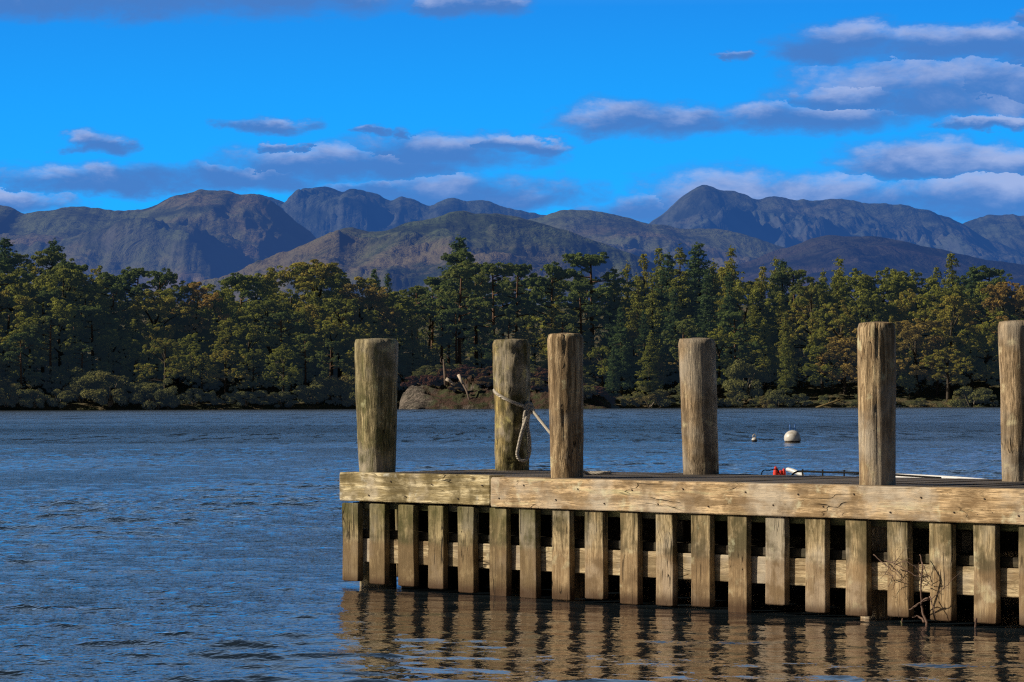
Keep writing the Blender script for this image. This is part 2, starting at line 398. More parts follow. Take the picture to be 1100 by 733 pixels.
ys = list(np.arange(585, 720, 3.0)) + list(np.arange(720, 1000, 20.0)) + [1200, 1700, 2500, 4000, 7000, 12000]
gv = []
xs_ = np.linspace(-1, 1, 241)
for Yv in ys:
    half = 330 if Yv < 720 else 330 + (Yv - 720) * .5
    for xx in xs_:
        X = xx * half; gv.append((X, Yv, groundZ(X, Yv) if Yv < 1000 else 24 + 0 * Yv))
m, k, p = new_mat('woodland_floor')
tc = k.node('ShaderNodeTexCoord').outputs['Object']
k.put(p.inputs['Base Color'], k.mix(k.ss(k.noise(tc, .35, 6), .42, .6), (.05, .06, .022), (.11, .085, .04)))
p.inputs['Roughness'].default_value = .95
k.put(p.inputs['Normal'], k.bump(k.noise(tc, 1.2, 5), 1, .8))
tag(link('ground', np_mesh('ground', gv, grid_faces(len(ys), 241)), m), kind='structure')

# ------------------------------------------------------------------ water
def make_water():
    """one sheet of real waves, fine near the jetty, coarser outward"""
    th = np.concatenate([np.linspace(-88, -11.6, 26)[:-1], np.linspace(-11.6, 11.6, 900), np.linspace(11.6, 88, 26)[1:]]) * math.pi / 180
    r = [4.0]
    while r[-1] < 720: r.append(r[-1] * (1.0018 if 11 < r[-1] < 130 else (1.004 if 130 <= r[-1] < 260 else 1.02)))
    r = np.array(r)
    Rr, T = np.meshgrid(r, th, indexing='ij')
    X = Rr * np.sin(T); Y = Rr * np.cos(T)
    Zz = np.zeros_like(X); dX = np.zeros_like(X); dY = np.zeros_like(X)
    rng = np.random.default_rng(5)
    cell = Rr * (.0018 + .0024 * np.clip((Rr - 45) / 100, 0, 1))
    # gust map: rough patches and calm patches; the lee in front of the jetty is calm
    g = .75 + .35 * np.sin(X * .21 + 1.1 + .6 * np.sin(Y * .09)) * np.sin(Y * .13 + .5) + .2 * np.sin(X * .53 - Y * .11 + 2)
    lee = np.clip((X + 1.9 + (Y - 20) * .08) / 1.4, 0, 1); lee = lee * lee * (3 - 2 * lee) * np.clip((25 - Y) / 4, 0, 1)
    amp = g * (1 - .68 * lee)
    amp *= 1 / (1 + (Rr / 420) ** 2)
    for lam, sl_, n in ((2.6, .010, 7), (1.5, .017, 9), (.85, .040, 12), (.48, .052, 14), (.27, .048, 14), (.16, .030, 10)):
        for _ in range(n):
            L = lam * rng.uniform(.75, 1.33); a = R(rng.normal(205, 34)); ph = rng.uniform(0, 6.283)
            kx, ky = math.sin(a) * 2 * math.pi / L, math.cos(a) * 2 * math.pi / L
            s_ = sl_ * math.sqrt(2.0 / n) * rng.uniform(.6, 1.4) * 1.35
            A = s_ * L / (2 * math.pi)
            fade = np.clip(1.4 - cell * 2.4 / L, 0, 1)
            arg = kx * X + ky * Y + ph + .8 * np.sin(X * .37 / lam + Y * .23 / lam + ph)
            Zz += A * fade * np.sin(arg) * amp
            c = .7 * A * fade * np.cos(arg) * amp
            dX += c * math.sin(a); dY += c * math.cos(a)
    Zz += .25 * np.abs(Zz) - .0005
    v = np.stack([X + dX, Y + dY, Zz], -1).reshape(-1, 3)
    me = np_mesh('water', v, grid_faces(len(r), len(th)))
    m, k, p = new_mat('lake_water')
    geo = k.node('ShaderNodeNewGeometry').outputs['Position']
    dist = k.vm('LENGTH', geo)
    v1 = k.vm('MULTIPLY', geo, (1, 1, 0))
    n1 = k.noise(v1, 5.5, 3, .6); n2 = k.noise(v1, 1.3, 4, .6); n3 = k.noise(k.vm('MULTIPLY', v1, (1, .5, 0)), .24, 5, .62)
    gust = k.noise(k.vm('MULTIPLY', v1, (.35, 1, 0)), .045, 4, .6)
    nearf = k.ss(dist, 40, 160); farf = k.ss(dist, 60, 260)
    h = k.m('ADD', k.m('MULTIPLY', n1, .030), k.m('MULTIPLY', k.noise(v1, 15, 2, .6), .007))
    h = k.m('ADD', h, k.m('MULTIPLY', k.m('MULTIPLY', n2, .26), nearf))
    h = k.m('MULTIPLY', h, k.ss(gust, .35, .65, .65, 1.25))
    xyz = k.sep(geo)
    leef = k.m('MULTIPLY', k.ss(xyz[0], -2.2, -.4), k.ss(xyz[1], 22, 27, 1, 0))
    h = k.m('MULTIPLY', h, k.m('SUBTRACT', 1.0, k.m('MULTIPLY', leef, .8)))
    nb = k.bump(h, 1.0, 1.0)
    # distant wavelets: facet tilts, mostly towards the viewer's shore
    far2 = k.ss(dist, 28, 150); xy_ = k.sep(v1)
    def tilt(sx, sy, sc_, o_): return k.m('SUBTRACT', k.noise(k.vm('ADD', k.vm('MULTIPLY', v1, (sx, sy, 0)), (o_, o_ * 2.3, 0)), sc_, 3, .62), .5)
    def fleck(sx, sy, sc_, o_): return k.ss(tilt(sx, sy, sc_, o_), .01, .12)
    w2 = k.ss(dist, 55, 120); w3 = k.ss(dist, 140, 300)
    f1 = k.m('MULTIPLY', fleck(1, .30, 2.6, 3), k.m('SUBTRACT', 1.0, w2)); f2 = k.m('MULTIPLY', fleck(1, .075, 1.7, 9), k.m('MULTIPLY', w2, k.m('SUBTRACT', 1.0, w3)))
    f3 = k.m('MULTIPLY', fleck(1, .022, .8, 13), k.m('MULTIPLY', w3, .8))
    ty_ = k.m('SUBTRACT', k.m('MULTIPLY', tilt(1, .16, .5, 17), .12), k.m('MULTIPLY', k.m('ADD', f1, k.m('ADD', f2, f3)), k.ss(k.noise(k.vm('MULTIPLY', v1, (.25, 1, 0)), .06, 3, .6), .38, .62, .17, .42)))
    tx_ = k.m('MULTIPLY', tilt(1, .5, 1.6, 31), .35)
    tl = k.comb(k.m('MULTIPLY', tx_, far2), k.m('MULTIPLY', k.m('SUBTRACT', ty_, .07), far2), 0)
    nb = k.vm('NORMALIZE', k.vm('ADD', nb, tl))
    fr = k.node('ShaderNodeFresnel'); fr.inputs[0].default_value = 1.55; k.put(fr.inputs[1], nb)
    body = k.node('ShaderNodeBsdfDiffuse'); k.put(body.inputs[0], (.014, .022, .030)); k.put(body.inputs[2], nb)
    gl = k.node('ShaderNodeBsdfGlossy'); k.put(gl.inputs[0], (.91, .85, .82)); k.put(gl.inputs['Roughness'], k.ss(dist, 25, 300, .02, .20)); k.put(gl.inputs['Normal'], nb)
    mx = k.node('ShaderNodeMixShader'); k.put(mx.inputs[0], fr.outputs[0]); k.l.new(body.outputs[0], mx.inputs[1]); k.l.new(gl.outputs[0], mx.inputs[2])
    k.l.new(mx.outputs[0], k.n['Material Output'].inputs[0]); k.n.remove(p)
    tag(link('water', me, m), kind='structure')
make_water()

# ------------------------------------------------------------------ trees
def leaf_cloud(clumps, n, size, up=.35, flat=1.0, seed=0):
    """clumps: (x,y,z, rx, rz, tone). Small folded leaf sprays on the shells of the clumps."""
    rng = np.random.default_rng(seed)
    C = np.array(clumps, dtype=np.float64)
    wgt = C[:, 3] ** 2; wgt /= wgt.sum()
    idx = rng.choice(len(C), n, p=wgt)
    d = rng.normal(size=(n, 3)); d /= np.linalg.norm(d, axis=1)[:, None]
    d[:, 2] = np.where((d[:, 2] < -.3) & (rng.uniform(size=n) < .6), -d[:, 2] * .6, d[:, 2])
    rad = rng.uniform(.55, 1.08, n) ** .6
    c = C[idx]
    P = c[:, :3] + d * rad[:, None] * np.stack([c[:, 3], c[:, 3], c[:, 4]], -1)
    nrm = d * .75 + rng.normal(size=(n, 3)) * .55 + np.array([0, 0, up]); nrm /= np.linalg.norm(nrm, axis=1)[:, None]
    ref = rng.normal(size=(n, 3)); t = np.cross(nrm, ref); t /= np.linalg.norm(t, axis=1)[:, None]
    b = np.cross(nrm, t)
    s = size * rng.uniform(.55, 1.35, n)[:, None]
    q = [P + t * s, P + b * s * .7 + nrm * s * .15, P - t * s * .9, P - b * s * .75 - nrm * s * .1]
    v = np.stack(q, 1).reshape(-1, 3)
    f = np.arange(n * 4).reshape(n, 4)
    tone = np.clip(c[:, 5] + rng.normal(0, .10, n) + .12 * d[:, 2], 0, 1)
    odd = rng.uniform(0, 1, len(C))[idx]
    col = np.zeros((n, 3)); col[:, 0] = tone; col[:, 1] = odd
    return v, f, np.repeat(col, 4, 0)

bark_pine = plain('pine_bark', (.17, .10, .065), .9)
bark_dark = plain('oak_bark', (.075, .06, .045), .9)
bark_pale = plain('birch_bark', (.30, .26, .21), .9)
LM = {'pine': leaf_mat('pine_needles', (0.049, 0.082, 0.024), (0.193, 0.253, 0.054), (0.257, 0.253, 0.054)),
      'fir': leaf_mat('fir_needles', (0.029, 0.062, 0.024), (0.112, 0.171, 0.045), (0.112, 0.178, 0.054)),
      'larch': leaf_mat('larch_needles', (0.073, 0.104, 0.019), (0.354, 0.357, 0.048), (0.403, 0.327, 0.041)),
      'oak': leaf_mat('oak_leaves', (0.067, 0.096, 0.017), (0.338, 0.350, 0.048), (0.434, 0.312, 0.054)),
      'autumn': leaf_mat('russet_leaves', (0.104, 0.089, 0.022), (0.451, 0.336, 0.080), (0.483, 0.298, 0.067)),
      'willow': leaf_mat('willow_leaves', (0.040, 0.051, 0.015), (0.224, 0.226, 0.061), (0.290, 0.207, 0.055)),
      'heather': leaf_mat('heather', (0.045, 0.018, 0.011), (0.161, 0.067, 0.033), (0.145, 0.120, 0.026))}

def crown_trunk(kind, seed, H):
    r = random.Random(seed); cl = []; tb = MB()
    def lobe(cx, cy, cz, R_, fz, n_, tone, tuft):
        for _ in range(n_):
            v = Vector((r.gauss(0, 1), r.gauss(0, 1), r.gauss(.15, 1))).normalized() * R_ * r.uniform(.55, 1.1)
            q_ = tuft * r.uniform(.6, 1.4)
            cl.append((cx + v.x, cy + v.y, cz + v.z * fz, q_, q_ * r.uniform(.55, .9), min(1, max(0, tone + r.uniform(-.3, .3)))))
    bend = [Vector((r.uniform(-.4, .4), r.uniform(-.4, .4), 0)) for _ in range(3)]
    def ax(t): return Vector((0, 0, H * t)) + bend[0] * math.sin(t * 3) * .9 + bend[1] * t * t * 1.3
    def limb(t, az, L, rise, r0):
        a = ax(t); dv = Vector((math.cos(az), math.sin(az), 0))
        pts = [a, a + dv * L * .35 + Vector((0, 0, L * rise * .25)), a + dv * L * .7 + Vector((0, 0, L * rise * .6)), a + dv * L + Vector((0, 0, L * rise))]
        tb.tube(pts, [r0, r0 * .8, r0 * .55, r0 * .2], 5, False); return pts[-1]
    if kind == 'pine':
        t0 = r.uniform(.42, .58)
        tb.tube([ax(i / 9 * .97) for i in range(10)], [.42 * (1 - i / 9 * .72) for i in range(10)], 7)
        for i in range(15):
            t = t0 + (1 - t0) * (i / 14) ** .9 * .96; az = r.uniform(0, 6.283)
            prof = math.sin(min(1, (t - t0) / (1 - t0) * .8 + .22) * math.pi) ** .7
            L = (1.4 + 3.6 * prof) * r.uniform(.6, 1.15)
            e = limb(t * .97, az, L, r.uniform(.05, .5), .13)
            lobe(e.x, e.y, e.z + .3, r.uniform(1.0, 1.9), .55, 12, r.uniform(.15, .85), .42)
            q_ = ax(t * .97).lerp(e, .5); lobe(q_.x, q_.y, q_.z + .3, r.uniform(.8, 1.3), .6, 6, r.uniform(.1, .6), .40)
        tp = ax(1.0)
        for j in range(4): lobe(tp.x + r.uniform(-1.5, 1.5), tp.y + r.uniform(-1.5, 1.5), tp.z - r.uniform(.3, 1.6), 1.2, .6, 10, r.uniform(.5, 1), .40)
        for j in range(3): limb(r.uniform(.28, t0), r.uniform(0, 6.28), r.uniform(.8, 2.0), -.05, .07)
        n, sz = 16000, .165
    elif kind in ('fir', 'larch'):
        t0 = .12 if kind == 'fir' else .16
        tb.tube([ax(i / 9) for i in range(10)], [.36 * (1 - i / 9 * .93) for i in range(10)], 7)
        nl = 34
        for i in range(nl):
            t = min(1, t0 + (1 - t0) * ((i + r.uniform(-.45, .45)) / (nl - 1))); rad = (H * .185 * (1 - t) ** .85 + .30) * (1 if t > .25 else .8)
            nb = 6 if t < .8 else 4; a0 = r.uniform(0, 6.28)
            for j in range(nb):
                az = a0 + j * 6.283 / nb + r.uniform(-.3, .3); L = rad * r.uniform(.6, 1.25)
                if r.random() < .12: continue
                tj = min(.99, t + r.uniform(-.02, .02)); t, t_keep = tj, t
                e = limb(t, az, L, -.12 if kind == 'larch' else .02, .05) if t < .9 else ax(t) + Vector((math.cos(az), math.sin(az), 0)) * L
                a_ = ax(t)
                for u_ in (.45, .85):
                    pp = a_.lerp(e, u_); rx = (.34 + .34 * rad * .5) * r.uniform(.7, 1.3)
                    lobe(pp.x, pp.y, pp.z - (.15 if kind == 'larch' else 0), rx, .8, 2, r.uniform(.15, .85), rx * .62)
        cl.append((ax(1).x, ax(1).y, H + .1, .28, .9, .5))
        n, sz = 15000, .16
    elif kind in ('oak', 'autumn'):
        tb.tube([ax(i / 7 * .72) for i in range(8)], [.48 * (1 - i / 7 * .7) for i in range(8)], 7)
        wdt = H * r.uniform(.26, .34); lo = r.uniform(.20, .34)
        for i in range(30):
            az = r.uniform(0, 6.283); zz = r.random() ** .8
            shell = math.sqrt(max(0.05, 1 - (zz * 1.55 - .55) ** 2))
            rr = wdt * shell * r.uniform(.45, 1.08)
            z_ = H * (lo + (1 - lo) * zz * .93)
            e = Vector((math.cos(az) * rr, math.sin(az) * rr, z_)) + ax(.7) * Vector((1, 1, 0)).x * 0
            if i % 3 == 0:
                a_ = ax(.3 + .38 * zz); tb.tube([a_, a_.lerp(e, .5) + Vector((0, 0, .4)), e], [.17, .11, .03], 5, False)
            base_ = r.uniform(.1, .95)
            lobe(e.x, e.y, e.z, r.uniform(1.1, 2.2), .85, 14, base_, .45)
        n, sz = 20000, .165
    else:  # shrub / willow, heather
        for j in range(4):
            az = r.uniform(0, 6.28); e = Vector((math.cos(az) * H * .4, math.sin(az) * H * .4, H * r.uniform(.5, .8)))
            tb.tube([Vector((0, 0, -.3)), e * .5 + Vector((0, 0, .2)), e], [.12, .09, .03], 5, False)
        for i in range(34):
            az = r.uniform(0, 6.283); zz = r.random(); rr = H * .72 * math.sqrt(1 - (zz * .9) ** 2) * r.uniform(.3, 1.1)
            rx = H * r.uniform(.11, .22)
            cl.append((math.cos(az) * rr, math.sin(az) * rr, H * (.08 + .84 * zz), rx, rx * .7, r.uniform(.1, 1)))
        n, sz = 6000, .14
    v, f, c = leaf_cloud(cl, n, sz, seed=seed)
    return tb, (v, f, c)

KIND = {'pine': ('pine_tree', bark_pine, 4, 22), 'fir': ('fir_tree', bark_dark, 3, 22), 'larch': ('larch_tree', bark_dark, 4, 23),
        'oak': ('broadleaf_tree', bark_dark, 5, 19), 'autumn': ('broadleaf_tree', bark_dark, 3, 18), 'willow': ('shrub', bark_pale, 4, 5), 'heather': ('heather_bush', bark_dark, 2, 2.2)}
PROTO = {}
for kd, (nm, bark, nvar, H) in KIND.items():
    for i in range(nvar):
        tb, (v, f, c) = crown_trunk(kd, hash_ := (sum(map(ord, kd)) * 31 + i * 7), H)
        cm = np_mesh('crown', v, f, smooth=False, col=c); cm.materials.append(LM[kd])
        me = bpy.data.meshes.new('trunk'); me.from_pydata(tb.v, [], tb.f); me.materials.append(bark)
        for p_ in me.polygons: p_.use_smooth = True
        PROTO[(kd, i)] = (cm, me, float(v[:, 2].max()))
N_TREE = 0
def plant(kd, X, Y, height, width=1.0, label=None, cat=None, group=None, sink=.3, z=None):
    global N_TREE
    nm, bark, nvar, H = KIND[kd]
    i = RNG.randrange(nvar); cm, tm, h0 = PROTO[(kd, i)]
    zz = (groundZ(X, Y) if z is None else z) - sink
    root = empty(nm, (X, Y, zz), RNG.uniform(0, 6.283)); s = height / h0
    root.scale = (s * width, s * width, s)
    a = link('trunk', tm, None, root); b = link('crown', cm, None, root)
    tag(root, label, cat or ('shrub' if nm == 'shrub' else 'bush' if nm == 'heather_bush' else 'tree'), group); N_TREE += 1
    return root

# trees whose tops make the skyline: px, top row, kind, depth behind the shore, width factor, label
SKY = [(-22, 262, 'fir', 60, 1.5, None), (4, 253, 'fir', 52, 1.5, 'dark spiky fir whose tip stands over the trees at the far left edge'),
 (22, 283, 'oak', 40, 1, None), (57, 255, 'fir', 60, 1.35, 'slim dark fir rising alone above the rounded crowns near the left edge'),
 (38, 282, 'larch', 46, 1, None), (80, 279, 'pine', 40, 1, None), (100, 285, 'oak', 46, .9, None), (122, 292, 'pine', 34, 1, None), (150, 286, 'pine', 44, 1, None), (172, 287, 'pine', 38, .9, None),
 (190, 300, 'oak', 36, 1, None), (212, 302, 'autumn', 34, 1, None), (235, 301, 'oak', 38, 1.1, None), (258, 292, 'pine', 48, 1, None), (290, 286, 'larch', 70, .8, 'thin pointed treetop peeping over the broad olive crowns'),
 (275, 293, 'oak', 50, 1.1, None), (312, 284, 'oak', 42, 1.2, None), (342, 278, 'oak', 40, 1.35, 'broad domed olive tree, the roundest and highest crown left of the gap'),
 (366, 292, 'oak', 36, 1.1, None), (386, 302, 'autumn', 30, 1, 'russet topped broadleaf tree behind the first mooring post'), (405, 286, 'fir', 80, 1.1, 'small dark treetop far back over the gap in the wood'), (418, 292, 'fir', 84, 1, None),
 (430, 312, 'oak', 44, 1, None), (447, 306, 'pine', 50, 1, None), (463, 296, 'pine', 60, 1, None), (482, 300, 'pine', 40, .9, None),
 (496, 252, 'fir', 80, 1.6, 'tallest dark conifer, standing up alone against the middle hill'), (512, 279, 'pine', 40, 1.15, None), (530, 281, 'pine', 34, 1, None), (555, 282, 'pine', 44, .9, None),
 (573, 296, 'pine', 60, .9, None), (594, 280, 'pine', 42, .85, 'flat topped pine with bare forked limbs over the third mooring post'), (616, 292, 'larch', 54, .9, None), (636, 270, 'pine', 44, 1.2, 'big umbrella crowned dark pine right of the third mooring post'),
 (660, 284, 'larch', 44, 1, None), (676, 279, 'larch', 50, .9, None), (694, 270, 'larch', 42, .9, None), (710, 264, 'larch', 46, .95, None), (718, 268, 'fir', 40, 1.2, None), (768, 277, 'larch', 42, 1.0, None), (842, 278, 'fir', 44, 1.3, None), (728, 261, 'larch', 40, 1.1, None), (750, 257, 'fir', 46, 1.5, 'tall dark rounded conifer in front of the pike'),
 (783, 261, 'larch', 38, 1.0, 'pointed green conifer standing clear between two dips of the skyline'), (800, 300, 'oak', 34, .9, None), (818, 284, 'larch', 44, .9, None), (833, 273, 'larch', 48, .9, None), (852, 286, 'pine', 42, 1.1, None),
 (871, 303, 'oak', 30, .8, None), (886, 288, 'larch', 44, .9, None), (902, 273, 'larch', 46, 1.1, 'feathery olive larch with raised top behind the fifth mooring post'), (924, 288, 'oak', 42, 1, None), (944, 287, 'oak', 40, 1.1, None), (966, 288, 'oak', 46, 1, None),
 (988, 289, 'oak', 44, 1, None), (1006, 285, 'larch', 48, .9, None), (1022, 270, 'larch', 46, 1.1, 'tall larch top, highest point of the wood toward the right edge'), (1045, 284, 'fir', 42, 1.3, None), (1064, 285, 'pine', 44, 1.2, None),
 (1082, 302, 'autumn', 32, 1.1, None), (1104, 303, 'autumn', 36, 1.1, None), (1125, 292, 'oak', 44, 1, None), (1150, 285, 'larch', 44, 1, None), (-50, 280, 'oak', 44, 1, None), (-80, 275, 'pine', 44, 1, None), (1180, 288, 'oak', 44, 1, None)]
GR = {'pine': ('dark green pine among its like on the far lake shore', 'pines of the far wood'),
      'fir': ('dark fir mixed into the wood on the far shore', 'firs of the far wood'),
      'larch': ('yellowish green larch mixed into the wood on the far shore', 'larches of the far wood'),
      'oak': ('olive green broadleaf tree mixed into the wood on the far shore', 'green broadleaf trees of the far wood'),
      'autumn': ('russet turning broadleaf tree mixed into the wood on the far shore', 'russet broadleaf trees of the far wood'),
      'willow': ('pale olive shrub along the water edge of the far shore', 'shrubs along the far shore')}
def yof(px, depth):
    Y = 620.0
    for _ in range(6): Y = shoreY((px - 550) * Y / F) + depth
    return Y
for (px, py, kd, dep, wf, lab) in SKY:
    Y = yof(px, dep); pt = at(px, py, Y); g = groundZ(pt.x, Y) - .3
    if lab: plant(kd, pt.x, Y, pt.z - g, wf, lab, 'tree')
    else: plant(kd, pt.x, Y, pt.z - g, wf, GR[kd][0], 'tree', GR[kd][1])

skx = np.array([s[0] for s in SKY], float); sky_ = np.array([s[1] for s in SKY], float); o_ = np.argsort(skx); skx, sky_ = skx[o_], sky_[o_]
def pick(px):
    r = RNG.random()
    if px < 180: pool = ['pine', 'pine', 'larch', 'oak', 'oak']
    elif px < 420: pool = ['oak', 'oak', 'oak', 'pine', 'larch', 'oak']
    elif px < 650: pool = ['pine', 'pine', 'pine', 'pine', 'larch', 'oak']
    elif px < 860: pool = ['larch', 'larch', 'fir', 'pine', 'oak']
    else: pool = ['oak', 'autumn', 'oak', 'larch', 'oak', 'pine']
    return RNG.choice(pool)
for dep, step, drop in ((30, 26, 22), (20, 30, 46), (11, 34, 74), (62, 30, 14)):
    px = -95.0
    while px < 1195:
        px += step * RNG.uniform(.7, 1.3)
        dd = dep + RNG.uniform(-5, 5)
        inrock = 425 < px < 650
        if inrock and dep < 25: 
            if dep < 15 or RNG.random() < .5: continue
        Y = yof(px, dd); top = float(np.interp(px, skx, sky_)) + drop + RNG.uniform(-6, 16)
        pt = at(px, top, Y); g = groundZ(pt.x, Y) - .3
        hh = pt.z - g; kd = pick(px)
        if 425 < px < 650 and dep == 30 and RNG.random() < .35: continue
        plant(kd, pt.x, Y, max(hh, 7), RNG.uniform(.95, 1.3), GR[kd][0], 'tree', GR[kd][1])
px = -70.0
while px < 1170:
    px += RNG.uniform(9, 17); dd = RNG.uniform(9, 48)
    if 432 < px < 640 and dd < 34: dd = RNG.uniform(34, 50)
    Y = yof(px, dd); X = (px - 550) * Y / F; kd = RNG.choice(['oak', 'oak', 'fir', 'willow']) if px < 640 else RNG.choice(['oak', 'autumn', 'oak', 'fir'])
    lab, grp = {'oak': ('short green understorey tree between the trunks of the far wood', 'understorey trees'), 'autumn': ('short brownish understorey tree between the trunks of the far wood', 'brown understorey trees'),
        'fir': ('young dark fir between the trunks of the far wood', 'young firs'), 'willow': ('leafy thicket bush between the trunks of the far wood', 'thicket bushes')}[kd]
    plant(kd, X, Y, RNG.uniform(7, 13) if kd != 'willow' else RNG.uniform(5, 7), RNG.uniform(1.1, 1.6), lab, 'tree' if kd != 'willow' else 'bush', grp)
# bright shrub of the shore between the fourth and the fifth post, mossy tree on the right
pt = at(800, 388, yof(800, 5)); plant('willow', pt.x, pt.y, 9.5, .8, 'pale sunlit leafy bush at the shore right of the fourth mooring post', 'bush')
pt = at(1018, 380, yof(1018, 4)); plant('oak', pt.x, pt.y, 12.5, 1.5, 'low spreading green tree over the water between the last two mooring posts', 'tree')
pt = at(985, 355, yof(985, 10)); plant('autumn', pt.x, pt.y, 17, 1.2, 'brownish autumn tree just right of the fifth mooring post', 'tree')
px = -60.0
while px < 1165:
    px += RNG.uniform(9, 30)
    if 428 < px < 470: continue
    Y = yof(px, RNG.uniform(1.0, 6)); X = (px - 550) * Y / F
    if px > 640: Y = yof(px, RNG.uniform(-.5, 2)); X = (px - 550) * Y / F
    h_ = RNG.uniform(3.2, 7.5) if px < 420 else RNG.choice((1.6, 2.4, 3.4, 5.2)) * RNG.uniform(.8, 1.2)
    plant('willow', X, Y, h_, RNG.uniform(.9, 1.4), GR['willow'][0], 'shrub', GR['willow'][1])

# ------------------------------------------------------------------ rocky outcrop on the far shore
def outcrop():
    v = []; nx, ny = 150, 60
    Y0 = yof(520, -34)
    for j in range(ny):
        for i in range(nx):
            u_, t = i / (nx - 1), j / (ny - 1)
            X = (425 - 550 + u_ * 235) * Y0 / F; Yy = Y0 + t * 48
            e = math.sin(math.pi * min(1, max(0, u_))) ** .22
            hgt = e * (4.7 * min(1, t * 2.6) ** .6 + t * 2.6) * (1 - .45 * max(0, u_ - .35)) * (1 + .25 * mn.noise(Vector((X * .08, 3, 0))))
            q = Vector((X * .13, Yy * .13, 0))
            cr = mn.ridged_multi_fractal(q + mn.noise_vector(q) * .6, .8, 2.1, 6, 1, 2) - 1.1
            v.append((X, Yy + 1.3 * mn.noise(q * 3), -1.4 + (hgt + 1.4) + cr * 2.3 * e * min(1, t * 4) - (1 - e) * 2 - (0.6 if t == 0 else 0)))
    m, k, p = new_mat('heathery_rock')
    tc = k.node('ShaderNodeTexCoord').outputs['Object']; xyz = k.sep(tc)
    rock = k.mix(k.ss(k.noise(k.vm('MULTIPLY', tc, (1, 1, .5)), .9, 6, .7), .4, .62), (.05, .043, .038), (.24, .205, .175))
    hea = k.mix(k.ss(k.noise(tc, .5, 5), .42, .6), (.075, .040, .027), (.05, .058, .02))
    steep = k.ss(k.sep(k.node('ShaderNodeNewGeometry').outputs['Normal'])[2], .45, .8, 1, 0)
    left = k.ss(k.m('ADD', xyz[0], k.m('MULTIPLY', k.noise(tc, .15, 4), 8)), -15, -9, 1, .40)
    k.put(p.inputs['Base Color'], k.mix(k.m('MULTIPLY', k.m('MAXIMUM', steep, k.ss(left, .6, 1, 0, .85)), k.m('MAXIMUM', left, .8)), hea, rock)); p.inputs['Roughness'].default_value = .95
    k.put(p.inputs['Normal'], k.bump(k.noise(tc, 1.4, 6, .65), 1, 1.0))
    o = link('rocky_outcrop', np_mesh('rocky_outcrop', v, grid_faces(ny, nx)), m)
    tag(o, 'pale crag with reddish heather at the water edge of the far shore', 'rock')
    V_ = np.array(v); return V_
OV = outcrop()
HG = 'low heather and bracken bush on the rocky outcrop'
for i in range(150):
    c = OV[RNG.randrange(len(OV) // 6, len(OV))]
    px = 550 + c[0] * F / c[1]
    if px < 462 and c[2] < 4.2: continue
    kd = 'heather' if RNG.random() < .75 else 'willow'
    if kd == 'heather': plant(kd, c[0], c[1], RNG.uniform(1.2, 2.6), 1.3, HG, 'bush', 'heather bushes on the outcrop', z=c[2])
    else: plant(kd, c[0], c[1], RNG.uniform(2, 3.4), 1.1, 'olive green bush among the heather of the rocky outcrop', 'bush', 'green bushes on the outcrop', z=c[2])
def hz(px, py, Y): p_ = at(px, py, Y); return p_
Yo = yof(520, -34) + 2
dead = plain('bleached_wood', (.62, .52, .42), .8)
dk = plain('dead_bark', (.20, .15, .12), .9)
for pts, rad, lab in (([hz(506, 437, Yo), hz(501, 420, Yo + 2), hz(497, 412, Yo + 3), hz(493, 405, Yo + 4)], [.16, .2, .24, .26], 'fallen bleached trunk leaning up the rocks, its pale broken end to the top'),
                      ([hz(479, 414, Yo + 5), hz(478, 402, Yo + 5), hz(477, 392, Yo + 5), hz(476, 386, Yo + 5)], [.4, .32, .25, .12], 'bare dead snag standing on the rocky outcrop')):
    a = MB(); a.tube(pts, rad, 9)
    if 'snag' in lab:
        a.tube([pts[2], hz(473, 388, Yo + 5), hz(474, 383, Yo + 5)], [.18, .12, .04], 6); a.tube([pts[1], hz(480, 396, Yo + 5)], [.12, .04], 6)
    o = a.build('dead_trunk', dk, None, True); tag(o, lab, 'dead tree')
    if 'snag' not in lab:
        b = MB(); b.tube([hz(497, 412.4, Yo + 2.8), hz(492.5, 403, Yo + 3.8)], [.28, .34], 9); b.build('broken_end', dead, o, True)
a = MB(); a.tube([hz(479, 407, Yo + 3), hz(485, 411, Yo + 3)], [.34, .28], 9); a.tube([hz(485, 411, Yo + 3), hz(488, 414, Yo + 3.5)], [.3, .2], 8)
tag(a.build('log', dead, None, True), 'short pale cut log lying on the heather beside the snag', 'log')
# half-sunk branch at the shore right of the fourth post
Yb = yof(895, -3)
a = MB(); a.tube([hz(876, 438, Yb), hz(886, 435, Yb), hz(898, 431, Yb), hz(907, 427, Yb)], [.15, .22, .2, .06], 7)
for q_ in ((889, 434, 893, 427), (897, 431, 903, 424), (900, 430, 908, 433)): a.tube([hz(q_[0], q_[1], Yb), hz(q_[2], q_[3], Yb + 1)], [.12, .03], 6)
tag(a.build('fallen_branch', plain('ochre_branch', (.20, .15, .06), .9), None, True), 'ochre fallen branch hanging over the water below the far trees', 'branch')

